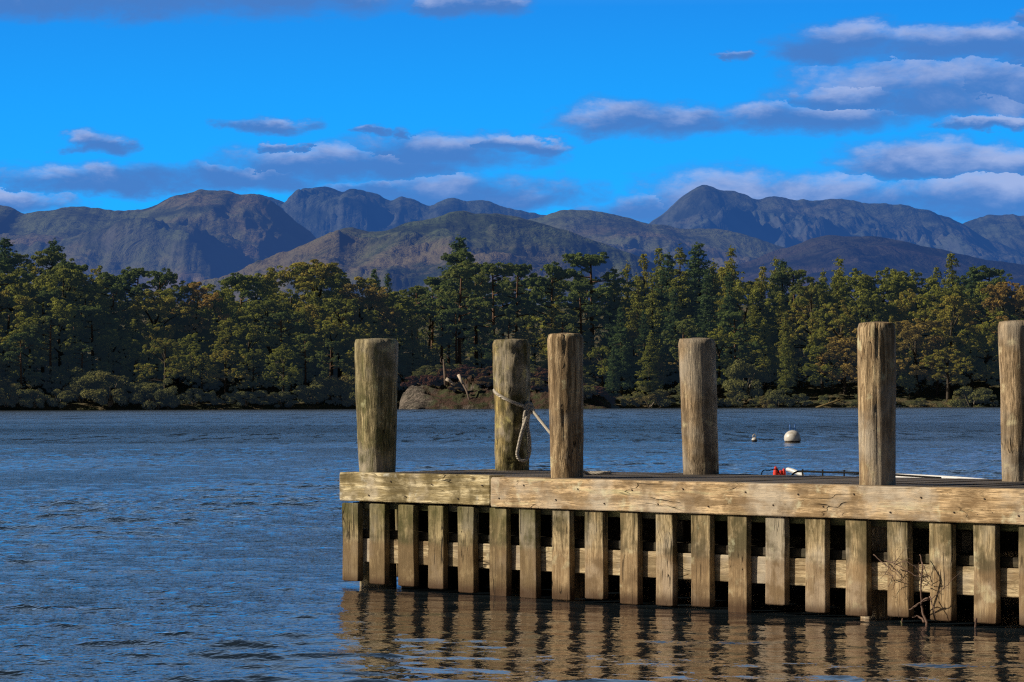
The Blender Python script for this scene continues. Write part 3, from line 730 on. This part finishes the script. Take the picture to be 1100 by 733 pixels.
# ------------------------------------------------------------------ buoys
def lathe(prof, seg=32):
    vs = []; n = len(prof)
    for r_, z_ in prof:
        for q_ in range(seg): vs.append((r_ * math.cos(q_ * 2 * math.pi / seg), r_ * math.sin(q_ * 2 * math.pi / seg), z_))
    fs = grid_faces(n, seg, True).tolist(); return vs, fs
white_b, k, p = new_mat('buoy_plastic')
tc = k.node('ShaderNodeTexCoord').outputs['Object']
zc = k.m('ADD', k.sep(tc)[2], k.m('MULTIPLY', k.noise(tc, 9, 4), .05))
k.put(p.inputs['Base Color'], k.mix(k.ss(zc, .06, .10), (.05, .035, .02), k.mix(k.ss(k.noise(tc, 6, 5), .5, .7), (.62, .60, .56), (.42, .38, .32))))
p.inputs['Roughness'].default_value = .4
blue_m = plain('blue_metal', (.03, .16, .55), .5)
def buoy(px, py, Y, r_, lab, ring):
    pt = at(px, py, Y); root = empty('buoy', (pt.x, Y, 0)); tag(root, lab, 'buoy')
    prof = [(.01, -r_ * .5)] + [(r_ * math.cos(a_), r_ * .50 + r_ * .92 * math.sin(a_)) for a_ in [R(q_) for q_ in range(-50, 91, 10)]]
    prof[-1] = (.01, prof[-1][1])
    b = MB(); vs, fs = lathe(prof); b.add(vs, fs); b.build('float', white_b, root, True)
    zt = r_ * 1.40
    if ring == 'post':
        c = MB(); c.tube([(-.075, 0, zt - .03), (-.085, 0, zt + .20)], .018, 8); c.tube([(.075, 0, zt - .03), (.085, 0, zt + .20)], .018, 8); c.tube([(-.08, 0, zt + .07), (.08, 0, zt + .07)], .014, 8)
        c.build('mooring_bracket', blue_m, root, True)
    else:
        c = MB(); c.tube([(-.05, 0, zt - .03), (-.05, 0, zt + .07), (0, 0, zt + .11), (.05, 0, zt + .07), (.05, 0, zt - .03)], .017, 8); c.build('ring', plain('buoy_rope', (.5, .46, .4)), root, True)
Yb1 = CAMH * F / (475.5 + SL * 300 - HOR)
buoy(851, 475, Yb1, .285, 'large white round mooring buoy with blue bracket on top', 'post')
buoy(810, 474, CAMH * F / (474.5 + SL * 260 - HOR), .10, 'tiny white pick-up buoy floating left of the large one', 'ring')

# ------------------------------------------------------------------ jetty (local frame: x along the front, y towards the back, z up)
JO = Vector((-1.284, 22.2, 0)); JA = math.atan2(-.718, .696)
jet = empty('jetty', JO, JA); tag(jet, 'weathered timber jetty with tan fascia beams and a row of upright fender boards', 'jetty')
EU = Vector((math.cos(JA), math.sin(JA), 0)); EV = Vector((-math.sin(JA), math.cos(JA), 0))
def u_of(px, v):
    s_ = (px - 550) / F; b = JO + EV * v
    return (s_ * b.y - b.x) / (EU.x - s_ * EU.y)
def W3(u_, v, z_): return JO + EU * u_ + EV * v + Vector((0, 0, z_))
ZT = .832; ZB = .630; UL = 11.0; VW = 1.72
w_beam_r = wood('fascia_timber_tan', (.76, .56, .33), (.44, .30, .155), ax=0, stain=(.15, .095, .045), stain_amt=.6)
w_beam_l = wood('fascia_timber_mossy', (.78, .67, .42), (.42, .33, .16), ax=0, stain=(.09, .068, .025), stain_amt=.8)
w_plank = wood('fender_timber', (.66, .52, .31), (.36, .26, .14), ax=2, stain=(.075, .058, .032), stain_amt=.9, algae=.3, low=.45)
w_plank_l = wood('fender_timber_mossy', (.47, .38, .21), (.24, .18, .095), ax=2, stain=(.05, .045, .018), stain_amt=.85, algae=.6, low=.65)
w_rail = wood('rail_timber', (.62, .50, .31), (.36, .27, .15), ax=0, stain=(.16, .10, .05), stain_amt=.4)
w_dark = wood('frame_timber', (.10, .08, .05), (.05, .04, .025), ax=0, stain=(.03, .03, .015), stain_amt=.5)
w_led = wood('ledger_timber', (.17, .17, .07), (.08, .08, .03), ax=0, stain=(.04, .05, .015), stain_amt=.5)
uJ = u_of(526.7, -.07)
UB = u_of(363.8, -.075)
b = MB(); b.board((UB, -.075, ZB + .004), (uJ - .003, .085, ZT + .012), 0, .010, 26, .004, 1); b.build('fascia_beam', w_beam_l, jet)['label'] = 'greenish stained shorter fascia beam at the outer end'
b = MB(); b.board((uJ + .003, -.078, ZB - .006), (UL, .085, ZT), 0, .009, 70, .004, 2); b.build('fascia_beam', w_beam_r, jet)['label'] = 'long warm tan fascia beam along the front'
b = MB(); b.board((UB + .004, .09, ZB), (UB + .055, VW, ZT + .006), 1, .008, 20, .003, 3); b.build('end_beam', w_beam_l, jet)
b = MB(); b.board((UB + .004, VW + .003, ZB), (UL, VW + .083, ZT - .004), 0, .008, 40, .003, 4); b.build('rear_beam', w_dark, jet)
# deck: cross boards under anti-slip mesh
m_deck, k, p = new_mat('anti_slip_deck')
tc = k.node('ShaderNodeTexCoord').outputs['Object']; xyz = k.sep(tc)
gx = k.m('ABSOLUTE', k.m('SINE', k.m('MULTIPLY', k.m('ADD', xyz[0], xyz[1]), 75))); gy = k.m('ABSOLUTE', k.m('SINE', k.m('MULTIPLY', k.m('SUBTRACT', xyz[0], xyz[1]), 75)))
wire = k.ss(k.m('MINIMUM', gx, gy), .0, .25, 1, 0)
nz = k.noise(tc, 2.6, 5, .6); nz2 = k.noise(tc, 60, 3, .6)
c = k.mix(k.ss(nz, .35, .65), (.075, .062, .052), (.17, .14, .115)); c = k.mix(k.ss(nz2, .4, .6, .5, 0), c, (.04, .034, .03)); c = k.mix(k.m('MULTIPLY', wire, .5), c, (.05, .05, .055))
k.put(p.inputs['Base Color'], c); p.inputs['Roughness'].default_value = .9; k.put(p.inputs['Normal'], k.bump(k.m('ADD', wire, nz2), 1, .004))
b = MB(); u_ = UB + .058; i = 0
while u_ < UL:
    b.board((u_, .088, ZT - .045), (min(u_ + .142, UL), VW, ZT - .002 + RNG.uniform(-.003, .003)), 1, .003, 4, .001, i); u_ += .148; i += 1
b.build('deck', m_deck, jet)
b = MB()
for vv in (.15, .8, 1.55): b.board((UB + .07, vv, ZT - .20), (UL, vv + .07, ZT - .05), 0, .005, 20, .002, vv)
b.build('deck_joist', w_dark, jet)
b = MB(); b.board((UB + .06, .0, ZB - .052), (UL, .07, ZB - .008), 0, .006, 40, .003, 8); b.build('ledger', w_led, jet)
b = MB(); b.board((UB + .06, .0, .185), (UL, .06, .358), 0, .006, 60, .004, 9); b.build('waling_rail', w_rail, jet)
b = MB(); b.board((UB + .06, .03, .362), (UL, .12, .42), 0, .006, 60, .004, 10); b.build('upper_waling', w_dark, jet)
# fender boards of the front
FPX = [(367, 384), (396, 412.5), (427, 444), (459, 475.5), (491, 508), (525, 543), (557, 575), (592, 611), (627, 646.5), (665, 684), (703, 721.5), (741, 761.5), (781, 801), (821, 841.5), (863.5, 885), (907, 930), (951.5, 974.5), (997, 1020.5), (1044, 1068), (1092.5, 1117)]
FB = [624.5, 627, 630, 633, 636.5, 640, 642.5, 644.5, 643, 649, 650, 651.5, 664, 649.5, 658, 661, 663, 666, 670, 673]
VF = -.056; VB = -.004
def board_at(u0, u1, zb, v0, v1, name='fender_board', mat=w_plank, seed=0, top=ZB - .012):
    b = MB(); b.board((u0, v0, zb), (u1, v1, top), 2, .006, 14, .006, seed); return b.build(name, mat, jet)
lastu = 0; wds = []
for i, ((a_, c_), yb) in enumerate(zip(FPX, FB)):
    u0, u1 = u_of(a_, VF), u_of(c_, VF); wds.append((u0, u1))
    Y = W3((u0 + u1) / 2, VF, 0).y; px = (a_ + c_) / 2
    zb = CAMH - (yb + SL * (px - 550) - HOR) * Y / F
    if i == 12: zb = -.35
    board_at(u0, u1, zb + RNG.uniform(-.004, .004), VF, VB, mat=w_plank_l if i < 7 else w_plank, seed=i * 3.7)
pitch_u = (wds[-1][0] - wds[0][0]) / (len(wds) - 1); wu = wds[-1][1] - wds[-1][0]
u_ = wds[-1][0] + pitch_u; i = 30
while u_ + wu < UL:
    board_at(u_, u_ + wu, RNG.uniform(-.0, .04), VF, VB, seed=i); u_ += pitch_u; i += 1
# outer end
v_ = .13; 
while v_ < VW - .1:
    b = MB(); b.board((UB + .006, v_, .02 + RNG.uniform(0, .03)), (UB + .056, v_ + .2, ZB - .004), 2, .006, 10, .003, v_ * 9); b.build('fender_board', w_plank_l, jet); v_ += .325
# closed wave screen at the back: butted boards; inner end screen added to block light leaks
b = MB(); v_ = .45
while v_ < VW - .25: b.board((UB + .10, v_, -.9), (UB + .14, v_ + .195, ZB - .02), 2, .004, 6, .003, v_ * 3); v_ += .2
b.build('end_light_block', w_dark, jet)
b = MB(); u_ = UB + .06; i = 0
while u_ < UL - .2:
    b.board((u_, VW - .07, -.9), (u_ + .195, VW - .02, ZB - .02), 2, .004, 6, .003, i * 1.3); u_ += .2; i += 1
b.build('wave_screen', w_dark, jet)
# bolt heads on the beams
iron = plain('rusty_iron', (.05, .03, .02), .7, .3)
for i in range(44):
    uu = .12 + i * .245 + RNG.uniform(-.05, .05); zz = ZB + (.055 if i % 2 else .15) + RNG.uniform(-.015, .015)
    b = MB(); b.tube([(uu, -.079, zz), (uu, -.0835, zz)], .0055, 8); b.build('bolt_head', iron, jet)
# cross pieces between front and back under the deck, and piles
for uu in (1.1, 3.2, 5.6, 8.0):
    b = MB(); b.board((uu, .20, .42), (uu + .08, VW - .09, .56), 1, .005, 6, .002, uu); b.build('cross_brace', w_dark, jet)

# ------------------------------------------------------------------ mooring posts
def post(px_l, px_r, pw_b, py_top, px_base, v, mat, lab, seed, lean=0, lumps=0.004, knots=(), crack=None, topr=1.0):
    """px_l/px_r: top edges, pw_b: width at the deck, px_base: middle at the deck"""
    u0 = u_of(px_base, v); c = W3(u0, v, 0); Y = c.y
    top = at((px_l + px_r) / 2, py_top, Y); rt = (px_r - px_l) / 2 * Y / F; rb = pw_b / 2 * Y / F
    root_z = -1.3; H = top.z - root_z; zd = ZT - root_z
    dx = (top.x - c.x) / (top.z - ZT)      # lean per metre
    seg, rows = 64, 90
    vs = []
    for j in range(rows + 1):
        t = j / rows; z_ = t * H
        if z_ > zd: s_ = (z_ - zd) / (H - zd)
        else: s_ = 0
        r0 = rb + (rt - rb) * s_ ** .8
        edge = max(0, (z_ - (H - .022)) / .022)
        for q_ in range(seg):
            a_ = 2 * math.pi * q_ / seg
            dr = 1.0 + .05 * mn.noise(Vector((math.cos(a_) * 1.2 + seed, math.sin(a_) * 1.2, z_ * .8)))
            r_ = r0 * dr + lumps * mn.fractal(Vector((math.cos(a_) * 2 + seed, math.sin(a_) * 2, z_ * 2.0)), .9, 2, 4)
            r_ += .0022 * mn.noise(Vector((a_ * 9 + seed, 0, z_ * .7)))
            for (ka, kz, kr, kh) in knots:
                da = math.atan2(math.sin(a_ - ka), math.cos(a_ - ka)) * r0; dz = z_ - zd - kz
                dd = (da * da + dz * dz) / (kr * kr); r_ += kh * math.exp(-dd * 1.6) - kh * .75 * math.exp(-dd * 9)
            if crack:
                da = abs(math.atan2(math.sin(a_ - crack - .1 * math.sin(z_ * 2.2)), math.cos(a_ - crack - .1 * math.sin(z_ * 2.2))))
                r_ -= .011 * max(0, 1 - da / .045)
            r_ -= .010 * edge ** 2.2
            vs.append((r_ * math.cos(a_) + dx * (z_ - zd), r_ * math.sin(a_), z_ - (.0 if j < rows else .0) + (.006 * mn.noise(Vector((math.cos(a_) * 2, math.sin(a_) * 2, seed))) if j == rows else 0)))
    fs = grid_faces(rows + 1, seg, True).tolist()
    # top: rings towards the centre
    base = rows * seg; ctr = (dx * (H - zd), 0)
    prev = base
    for rr_ in (.93, .6, .3):
        st_ = len(vs)
        for q_ in range(seg):
            x_, y_, z_ = vs[base + q_]
            vs.append((ctr[0] + (x_ - ctr[0]) * rr_, ctr[1] + (y_ - ctr[1]) * rr_, H + .002 + (1 - rr_) * .010 + .003 * mn.noise(Vector((x_ * 30, y_ * 30, seed)))))
        for q_ in range(seg): fs.append([prev + q_, prev + (q_ + 1) % seg, st_ + (q_ + 1) % seg, st_ + q_])
        prev = st_
    vs.append((ctr[0], ctr[1], H + .012)); fs += [[prev + q_, prev + (q_ + 1) % seg, len(vs) - 1] for q_ in range(seg)]
    me = bpy.data.meshes.new('mooring_post'); me.from_pydata(vs, [], fs)
    for p_ in me.polygons: p_.use_smooth = True
    o = link('mooring_post', me, mat); o.location = (c.x, c.y, root_z); tag(o, lab, 'post', 'mooring posts of the jetty')
    return o, c, zd
def wpost(name, light, dark, knots=False, **kw): return wood(name, light, dark, ax=2, bumpd=.020, knots=knots, **kw)
wp1 = wpost('post_timber_mossy', (.56, .47, .26), (.20, .165, .08), stain=(.085, .085, .03), stain_amt=.75)
wp2 = wpost('post_timber_yellow', (.54, .42, .16), (.18, .13, .045), stain=(.05, .045, .012), stain_amt=.9, knots=True)
wp3 = wpost('post_timber_tan', (.66, .50, .30), (.28, .19, .10), stain=(.15, .10, .055), stain_amt=.45)
wp4 = wpost('post_timber_brown', (.56, .42, .26), (.24, .165, .09), stain=(.10, .07, .04), stain_amt=.5)
FRL = R(-110)
post(380.5, 428, 39, 365, 405, .20, wp1, 'thick moss stained post at the outer end of the jetty, wider at its top', 1.3, crack=R(-72), lumps=.006)
P2 = post(530, 568.5, 34, 365.5, 550, 1.50, wp2, 'knotty yellowish post with a rope tied around it', 4.7, lumps=.012, knots=((R(-95), .62, .05, 0.030), (R(-70), .84, .06, 0.027), (R(-75), .40, .055, 0.034), (R(-85), .24, .05, 0.034), (R(-110), .12, .05, 0.027), (R(-60), .10, .05, 0.030), (R(-100), .50, .04, 0.023)))
post(587.5, 626, 34.5, 359.5, 608.5, .20, wp3, 'tan post with a long split knot, just right of the roped post', 7.9, crack=R(-98), lumps=.008, knots=((R(-88), .78, .07, .014), (R(-100), .5, .06, .012), (R(-104), .12, .05, .012)))
post(729, 769, 37.5, 364.5, 752.5, 1.52, wp4, 'plain brown post standing alone on the far edge of the deck', 12.2, lumps=.005)
post(921.5, 962, 39.5, 347.5, 942, .20, wp3, 'tall grey tan post with a straight dark crack from its top', 15.8, crack=R(-98), lumps=.005)
post(1072.5, 1114, 38, 346, 1095, 1.50, wp4, 'post cut by the right edge of the picture', 19.1, lumps=.005)

# ------------------------------------------------------------------ rope on the second post
c2 = P2[1]
YR = c2.y
def rp(px, py, dY): return at(px, py, YR + dY)
m_rope, k, p = new_mat('twisted_rope')
tc = k.node('ShaderNodeTexCoord').outputs['Object']; xyz = k.sep(tc)
s1 = k.m('SINE', k.m('MULTIPLY', k.m('ADD', k.m('ADD', xyz[0], xyz[1]), k.m('MULTIPLY', xyz[2], 1.6)), 330))
k.put(p.inputs['Base Color'], k.mix(k.ss(s1, -.6, .5), (.32, .28, .23), (.80, .74, .64))); p.inputs['Roughness'].default_value = .9
k.put(p.inputs['Normal'], k.bump(s1, .8, .004))
def smooth(pts, n=8):
    P = [pts[0]] + list(pts) + [pts[-1]]; out = []
    for i in range(1, len(P) - 2):
        for j in range(n):
            t = j / n; a_, b_, c_, d_ = P[i - 1], P[i], P[i + 1], P[i + 2]
            out.append(.5 * ((2 * b_) + (c_ - a_) * t + (2 * a_ - 5 * b_ + 4 * c_ - d_) * t * t + (3 * b_ - a_ - 3 * c_ + d_) * t ** 3))
    out.append(P[-2]); return out
r_ = .137; RR = .0135
rope = MB()
loop = []
for i in range(25):        # the turn around the post, slanting down to the knot on the right front
    a_ = R(-28 - i * 360 / 24 * .985)
    px_x = c2.x + math.cos(a_) * r_; t_ = (1 - math.cos(a_ + R(28))) / 2
    zz = at(568, 437, YR).z + t_ * .135
    loop.append(Vector((px_x, YR + math.sin(a_) * r_, zz)))
rope.tube(smooth(loop, 3), RR, 10)
kx = loop[0]
for j, (ra, rz_) in enumerate(((.030, .030), (.026, .036), (.033, .024))):
    pts = []
    for i in range(15):
        a_ = 2 * math.pi * i / 14
        pts.append(kx + Vector((.004 + ra * math.cos(a_) + j * .005 - .004, -.022 + .022 * math.sin(a_ + j), -.012 * j + rz_ * math.sin(a_) * (1 if j != 1 else -1))))
    rope.tube(pts, RR, 9)
KD = -.165
hang = [kx + Vector((0, -.03, -.02)), rp(564.5, 452, KD), rp(560, 465, KD), rp(556.5, 480, KD), rp(555.2, 488, KD), rp(557.5, 493.5, KD), rp(562, 494.8, KD), rp(566.5, 492, KD + .01), rp(568.7, 484, KD + .02), rp(568.2, 470, KD + .02), rp(566.5, 456, KD + .02), kx + Vector((.012, -.02, -.03))]
rope.tube(smooth(hang, 6), RR, 10)
rope.tube(smooth([kx + Vector((.0, -.03, 0)), rp(563.5, 444, KD + .02), rp(562.5, 454, KD + .02), rp(561, 462, KD + .02)], 5), RR * .9, 9)
e1 = W3(u_of(631, .9), .9, ZT + .012)
rope.tube(smooth([kx + Vector((.02, -.01, -.01)), rp(589, 463, -.35), rp(612, 490, -.8), e1 + Vector((-.12, .0, .05)), e1, e1 + Vector((.12, -.03, 0)), e1 + Vector((.16, .10, 0)), e1 + Vector((.02, .14, 0))], 8), RR * .85, 9)
tag(rope.build('rope', m_rope, None, True), 'pale rope knotted round the yellowish post with a hanging loop', 'rope')

# ------------------------------------------------------------------ boat moored behind the jetty
boat = empty('rowing_boat', W3(2.0, 2.65, 0), JA); tag(boat, 'low white boat lying behind the jetty, only its rim showing over the deck', 'boat')
gel = plain('white_gelcoat', (.78, .79, .80), .35, var=.04); black = plain('black_metal', (.006, .006, .008), .5); tw = plain('varnished_wood', (.22, .12, .05), .5)
L0, L1 = -2.3, 2.05; ns, nc_ = 44, 17
def sec(i): t = i / (ns - 1); return L0 + (L1 - L0) * t, t
def hb(t): return .70 * (1 - max(0, (t - .50) / .50) ** 2.6) * (.86 + .14 * min(1, t * 3)) + .012
def sheer(t):
    q_ = min(1, max(0, (t - .40) / .26)); return .655 + .135 * q_ * q_ * (3 - 2 * q_) - .014 * max(0, (t - .7) / .3)
hv = []
for i in range(ns):
    x_, t = sec(i); w_ = hb(t); s_ = sheer(t)
    for j in range(nc_):
        a_ = math.pi * j / (nc_ - 1)
        cy = -math.cos(a_); cz = math.sin(a_) ** .6
        hv.append((x_, w_ * cy * (1 - .1 * cz), s_ - (s_ + .16 - .14 * max(0, t - .7) / .3) * cz))
hf = grid_faces(ns, nc_).tolist(); hf.append(list(range(nc_)))
b = MB(); b.add(hv, hf); h_o = b.build('hull', gel, boat, True)
sm = h_o.modifiers.new('thickness', 'SOLIDIFY'); sm.thickness = .02; sm.offset = 1
gp = []
for s__ in (-1, 1):
    gp.append([Vector((sec(i)[0], s__ * (hb(sec(i)[1]) + .012), sheer(sec(i)[1]) + .004)) for i in range(ns)])
b = MB(); b.tube(gp[0] + [Vector((L1 + .03, 0, sheer(1) - .01))], .013, 8); b.tube(gp[1] + [Vector((L1 + .03, .02, sheer(1) - .01))], .013, 8); b.build('gunwale', gel, boat, True)
for xx in (-1.4, -.2, .9):
    t = (xx - L0) / (L1 - L0); b = MB(); b.board((xx, -hb(t) * .95, sheer(t) - .19), (xx + .22, hb(t) * .95, sheer(t) - .16), 1, .004, 6, .001, xx); b.build('thwart', tw, boat)
def bl(px, v, z_):  # into the boat frame
    uu = u_of(px, v); return Vector((uu - 2.0, v - 2.65, z_))
b = MB(); pr = [bl(px, 1.98, z_) for px, z_ in ((848, .80), (856, .850), (880, .850), (906, .849), (930, .848), (965, .838), (1010, .825))]
b.tube(smooth(pr, 4), .007, 8)
for px in (861.5, 883, 906, 930): q_ = bl(px, 1.98, 0); b.tube([Vector((q_.x, q_.y, .66)), Vector((q_.x, q_.y, .868))], .006, 7)
b.build('side_rail', plain('black_rubber', (.004, .004, .004), .95), boat, True)
# red and white things lying in the boat
def lump(name, c, s, mat, seed, lab, cat):
    bm = bmesh.new(); bmesh.ops.create_icosphere(bm, subdivisions=4, radius=1)
    for v in bm.verts:
        n_ = mn.fractal(v.co * 1.4 + Vector((seed, 0, 0)), .8, 2.2, 4); f_ = 1 + .45 * n_
        v.co = Vector((v.co.x * s[0] * f_, v.co.y * s[1] * f_, v.co.z * s[2] * (1 + .7 * n_)))
    me = bpy.data.meshes.new(name); bm.to_mesh(me); bm.free()
    for p_ in me.polygons: p_.use_smooth = True
    o = link(name, me, mat); o.location = c; tag(o, lab, cat); return o
red = plain('red_cloth', (.95, .05, .02), .7)
pz = W3(u_of(837, 2.0), 2.0, .868)
rc = MB()
rc.tube([(-.034, 0, -.08), (-.034, 0, -.02), (-.032, .0, .008), (-.036, .0, .026)], [.018, .020, .017, .005], 9)
rc.tube([(.0, 0, -.08), (.0, 0, -.02), (-.002, 0, .0)], [.022, .022, .016], 9)
rc.tube([(.026, 0, -.08), (.026, 0, -.01), (.028, 0, .012)], [.016, .017, .005], 9)
ro = rc.build('red_cloth', red, None, True); ro.location = W3(u_of(837.5, 2.45), 2.45, .842); ro.scale = (1.0, 1.0, 1.15)
tag(ro, 'small crumpled bright red cloth sticking up behind the deck edge', 'cloth')
# white fender beside it: a sausage with eyelets, lying aslant
fp = [W3(u_of(px_, 2.45), 2.45, z_) for px_, z_ in ((844, .850), (847, .848), (853, .834), (860, .814), (863, .806))]
b = MB(); b.tube(smooth(fp, 4), [.004 + .014 * math.sin(math.pi * min(1, max(0, i / 16))) ** .4 for i in range(17)], 12)
tag(b.build('boat_fender', gel, None, True), 'short white tapering fender beside the red cloth', 'fender')
b = MB(); b.tube(smooth([W3(u_of(815, 1.9), 1.9, .72), W3(u_of(818, 1.9), 1.9, .845), W3(u_of(826, 1.9), 1.9, .858), W3(u_of(833, 1.9), 1.92, .86), W3(u_of(835, 1.9), 1.95, .76)], 4), .004, 8)
tag(b.build('hose', black, None, True), 'thin dark line arching left of the red cloth', 'line')

# ------------------------------------------------------------------ driftwood twigs caught on the fender boards
twig_m = plain('twig_bark', (.17, .105, .08), .85)
RT = random.Random(3)
def ty(px, py, v): 
    uu = u_of(px, v); Y = W3(uu, v, 0).y; return at(px, py, Y)
def twig(mb, pts, r0, v=-.12, n=4, branch=3):
    P = smooth([ty(px, py, v + RT.uniform(-.02, .02)) for px, py in pts], n)
    P = [q_ + Vector((RT.uniform(-.004, .004), 0, RT.uniform(-.004, .004))) for q_ in P]
    mb.tube(P, [r0 * (1 - .7 * i / (len(P) - 1)) for i in range(len(P))], 6)
b = MB()
twig(b, [(994, 689), (991, 681), (994, 671), (990, 660), (988, 645), (988, 625), (989, 610), (987, 595)], .010)
twig(b, [(992, 668), (985, 662), (979, 663)], .008)
twig(b, [(996, 642), (985, 648), (975, 655)], .006)
for pts in ([(937, 595), (948, 605), (960, 615), (973, 627)], [(950, 602), (962, 606), (975, 614), (984, 619)], [(989, 604), (994, 615), (996, 624)], [(988, 626), (996, 628)],
            [(975, 655), (990, 646), (1000, 642), (1012, 632), (1020, 624), (1031, 614)], [(968, 664), (966, 673), (964, 680)], [(988, 618), (985, 612), (986, 604)]): twig(b, pts, .0036)
for i in range(11):
    x0, y0 = RT.uniform(948, 970), RT.uniform(602, 620); a0 = RT.uniform(0, 6.28); pts = [(x0, y0)]
    for j in range(5):
        a0 += RT.uniform(-.2, .9); x0 += 5.5 * math.cos(a0); y0 += 5.5 * math.sin(a0); pts.append((x0, y0))
    twig(b, pts, .0022)
for i in range(5):
    x0, y0 = RT.uniform(985, 994), RT.uniform(610, 640); pts = [(x0, y0), (x0 + RT.uniform(2, 6), y0 - 5), (x0 + RT.uniform(3, 9), y0 - 3 + RT.uniform(-6, 6))]; twig(b, pts, .0022)
twig(b, [(997, 641), (1001, 652), (1004, 663)], .005)
tag(b.build('driftwood_branch', twig_m, None, True), 'tangled bare twigs caught on the fender boards at the right', 'branch')
b = MB(); twig(b, [(1047, 664), (1046, 675), (1049, 684), (1048, 694)], .008)
tag(b.build('driftwood_twig', twig_m, None, True), 'single small twig hanging into the water at the far right board', 'twig')
b = MB(); twig(b, [(960, 682), (964, 676), (970, 680), (965, 684), (960, 682)], .012); twig(b, [(963, 678), (967, 672), (966, 667)], .006)
tag(b.build('water_weed', plain('green_weed', (.10, .12, .03), .8), None, True), 'little tuft of green weed at the water below the twigs', 'weed')
print('trees', N_TREE)
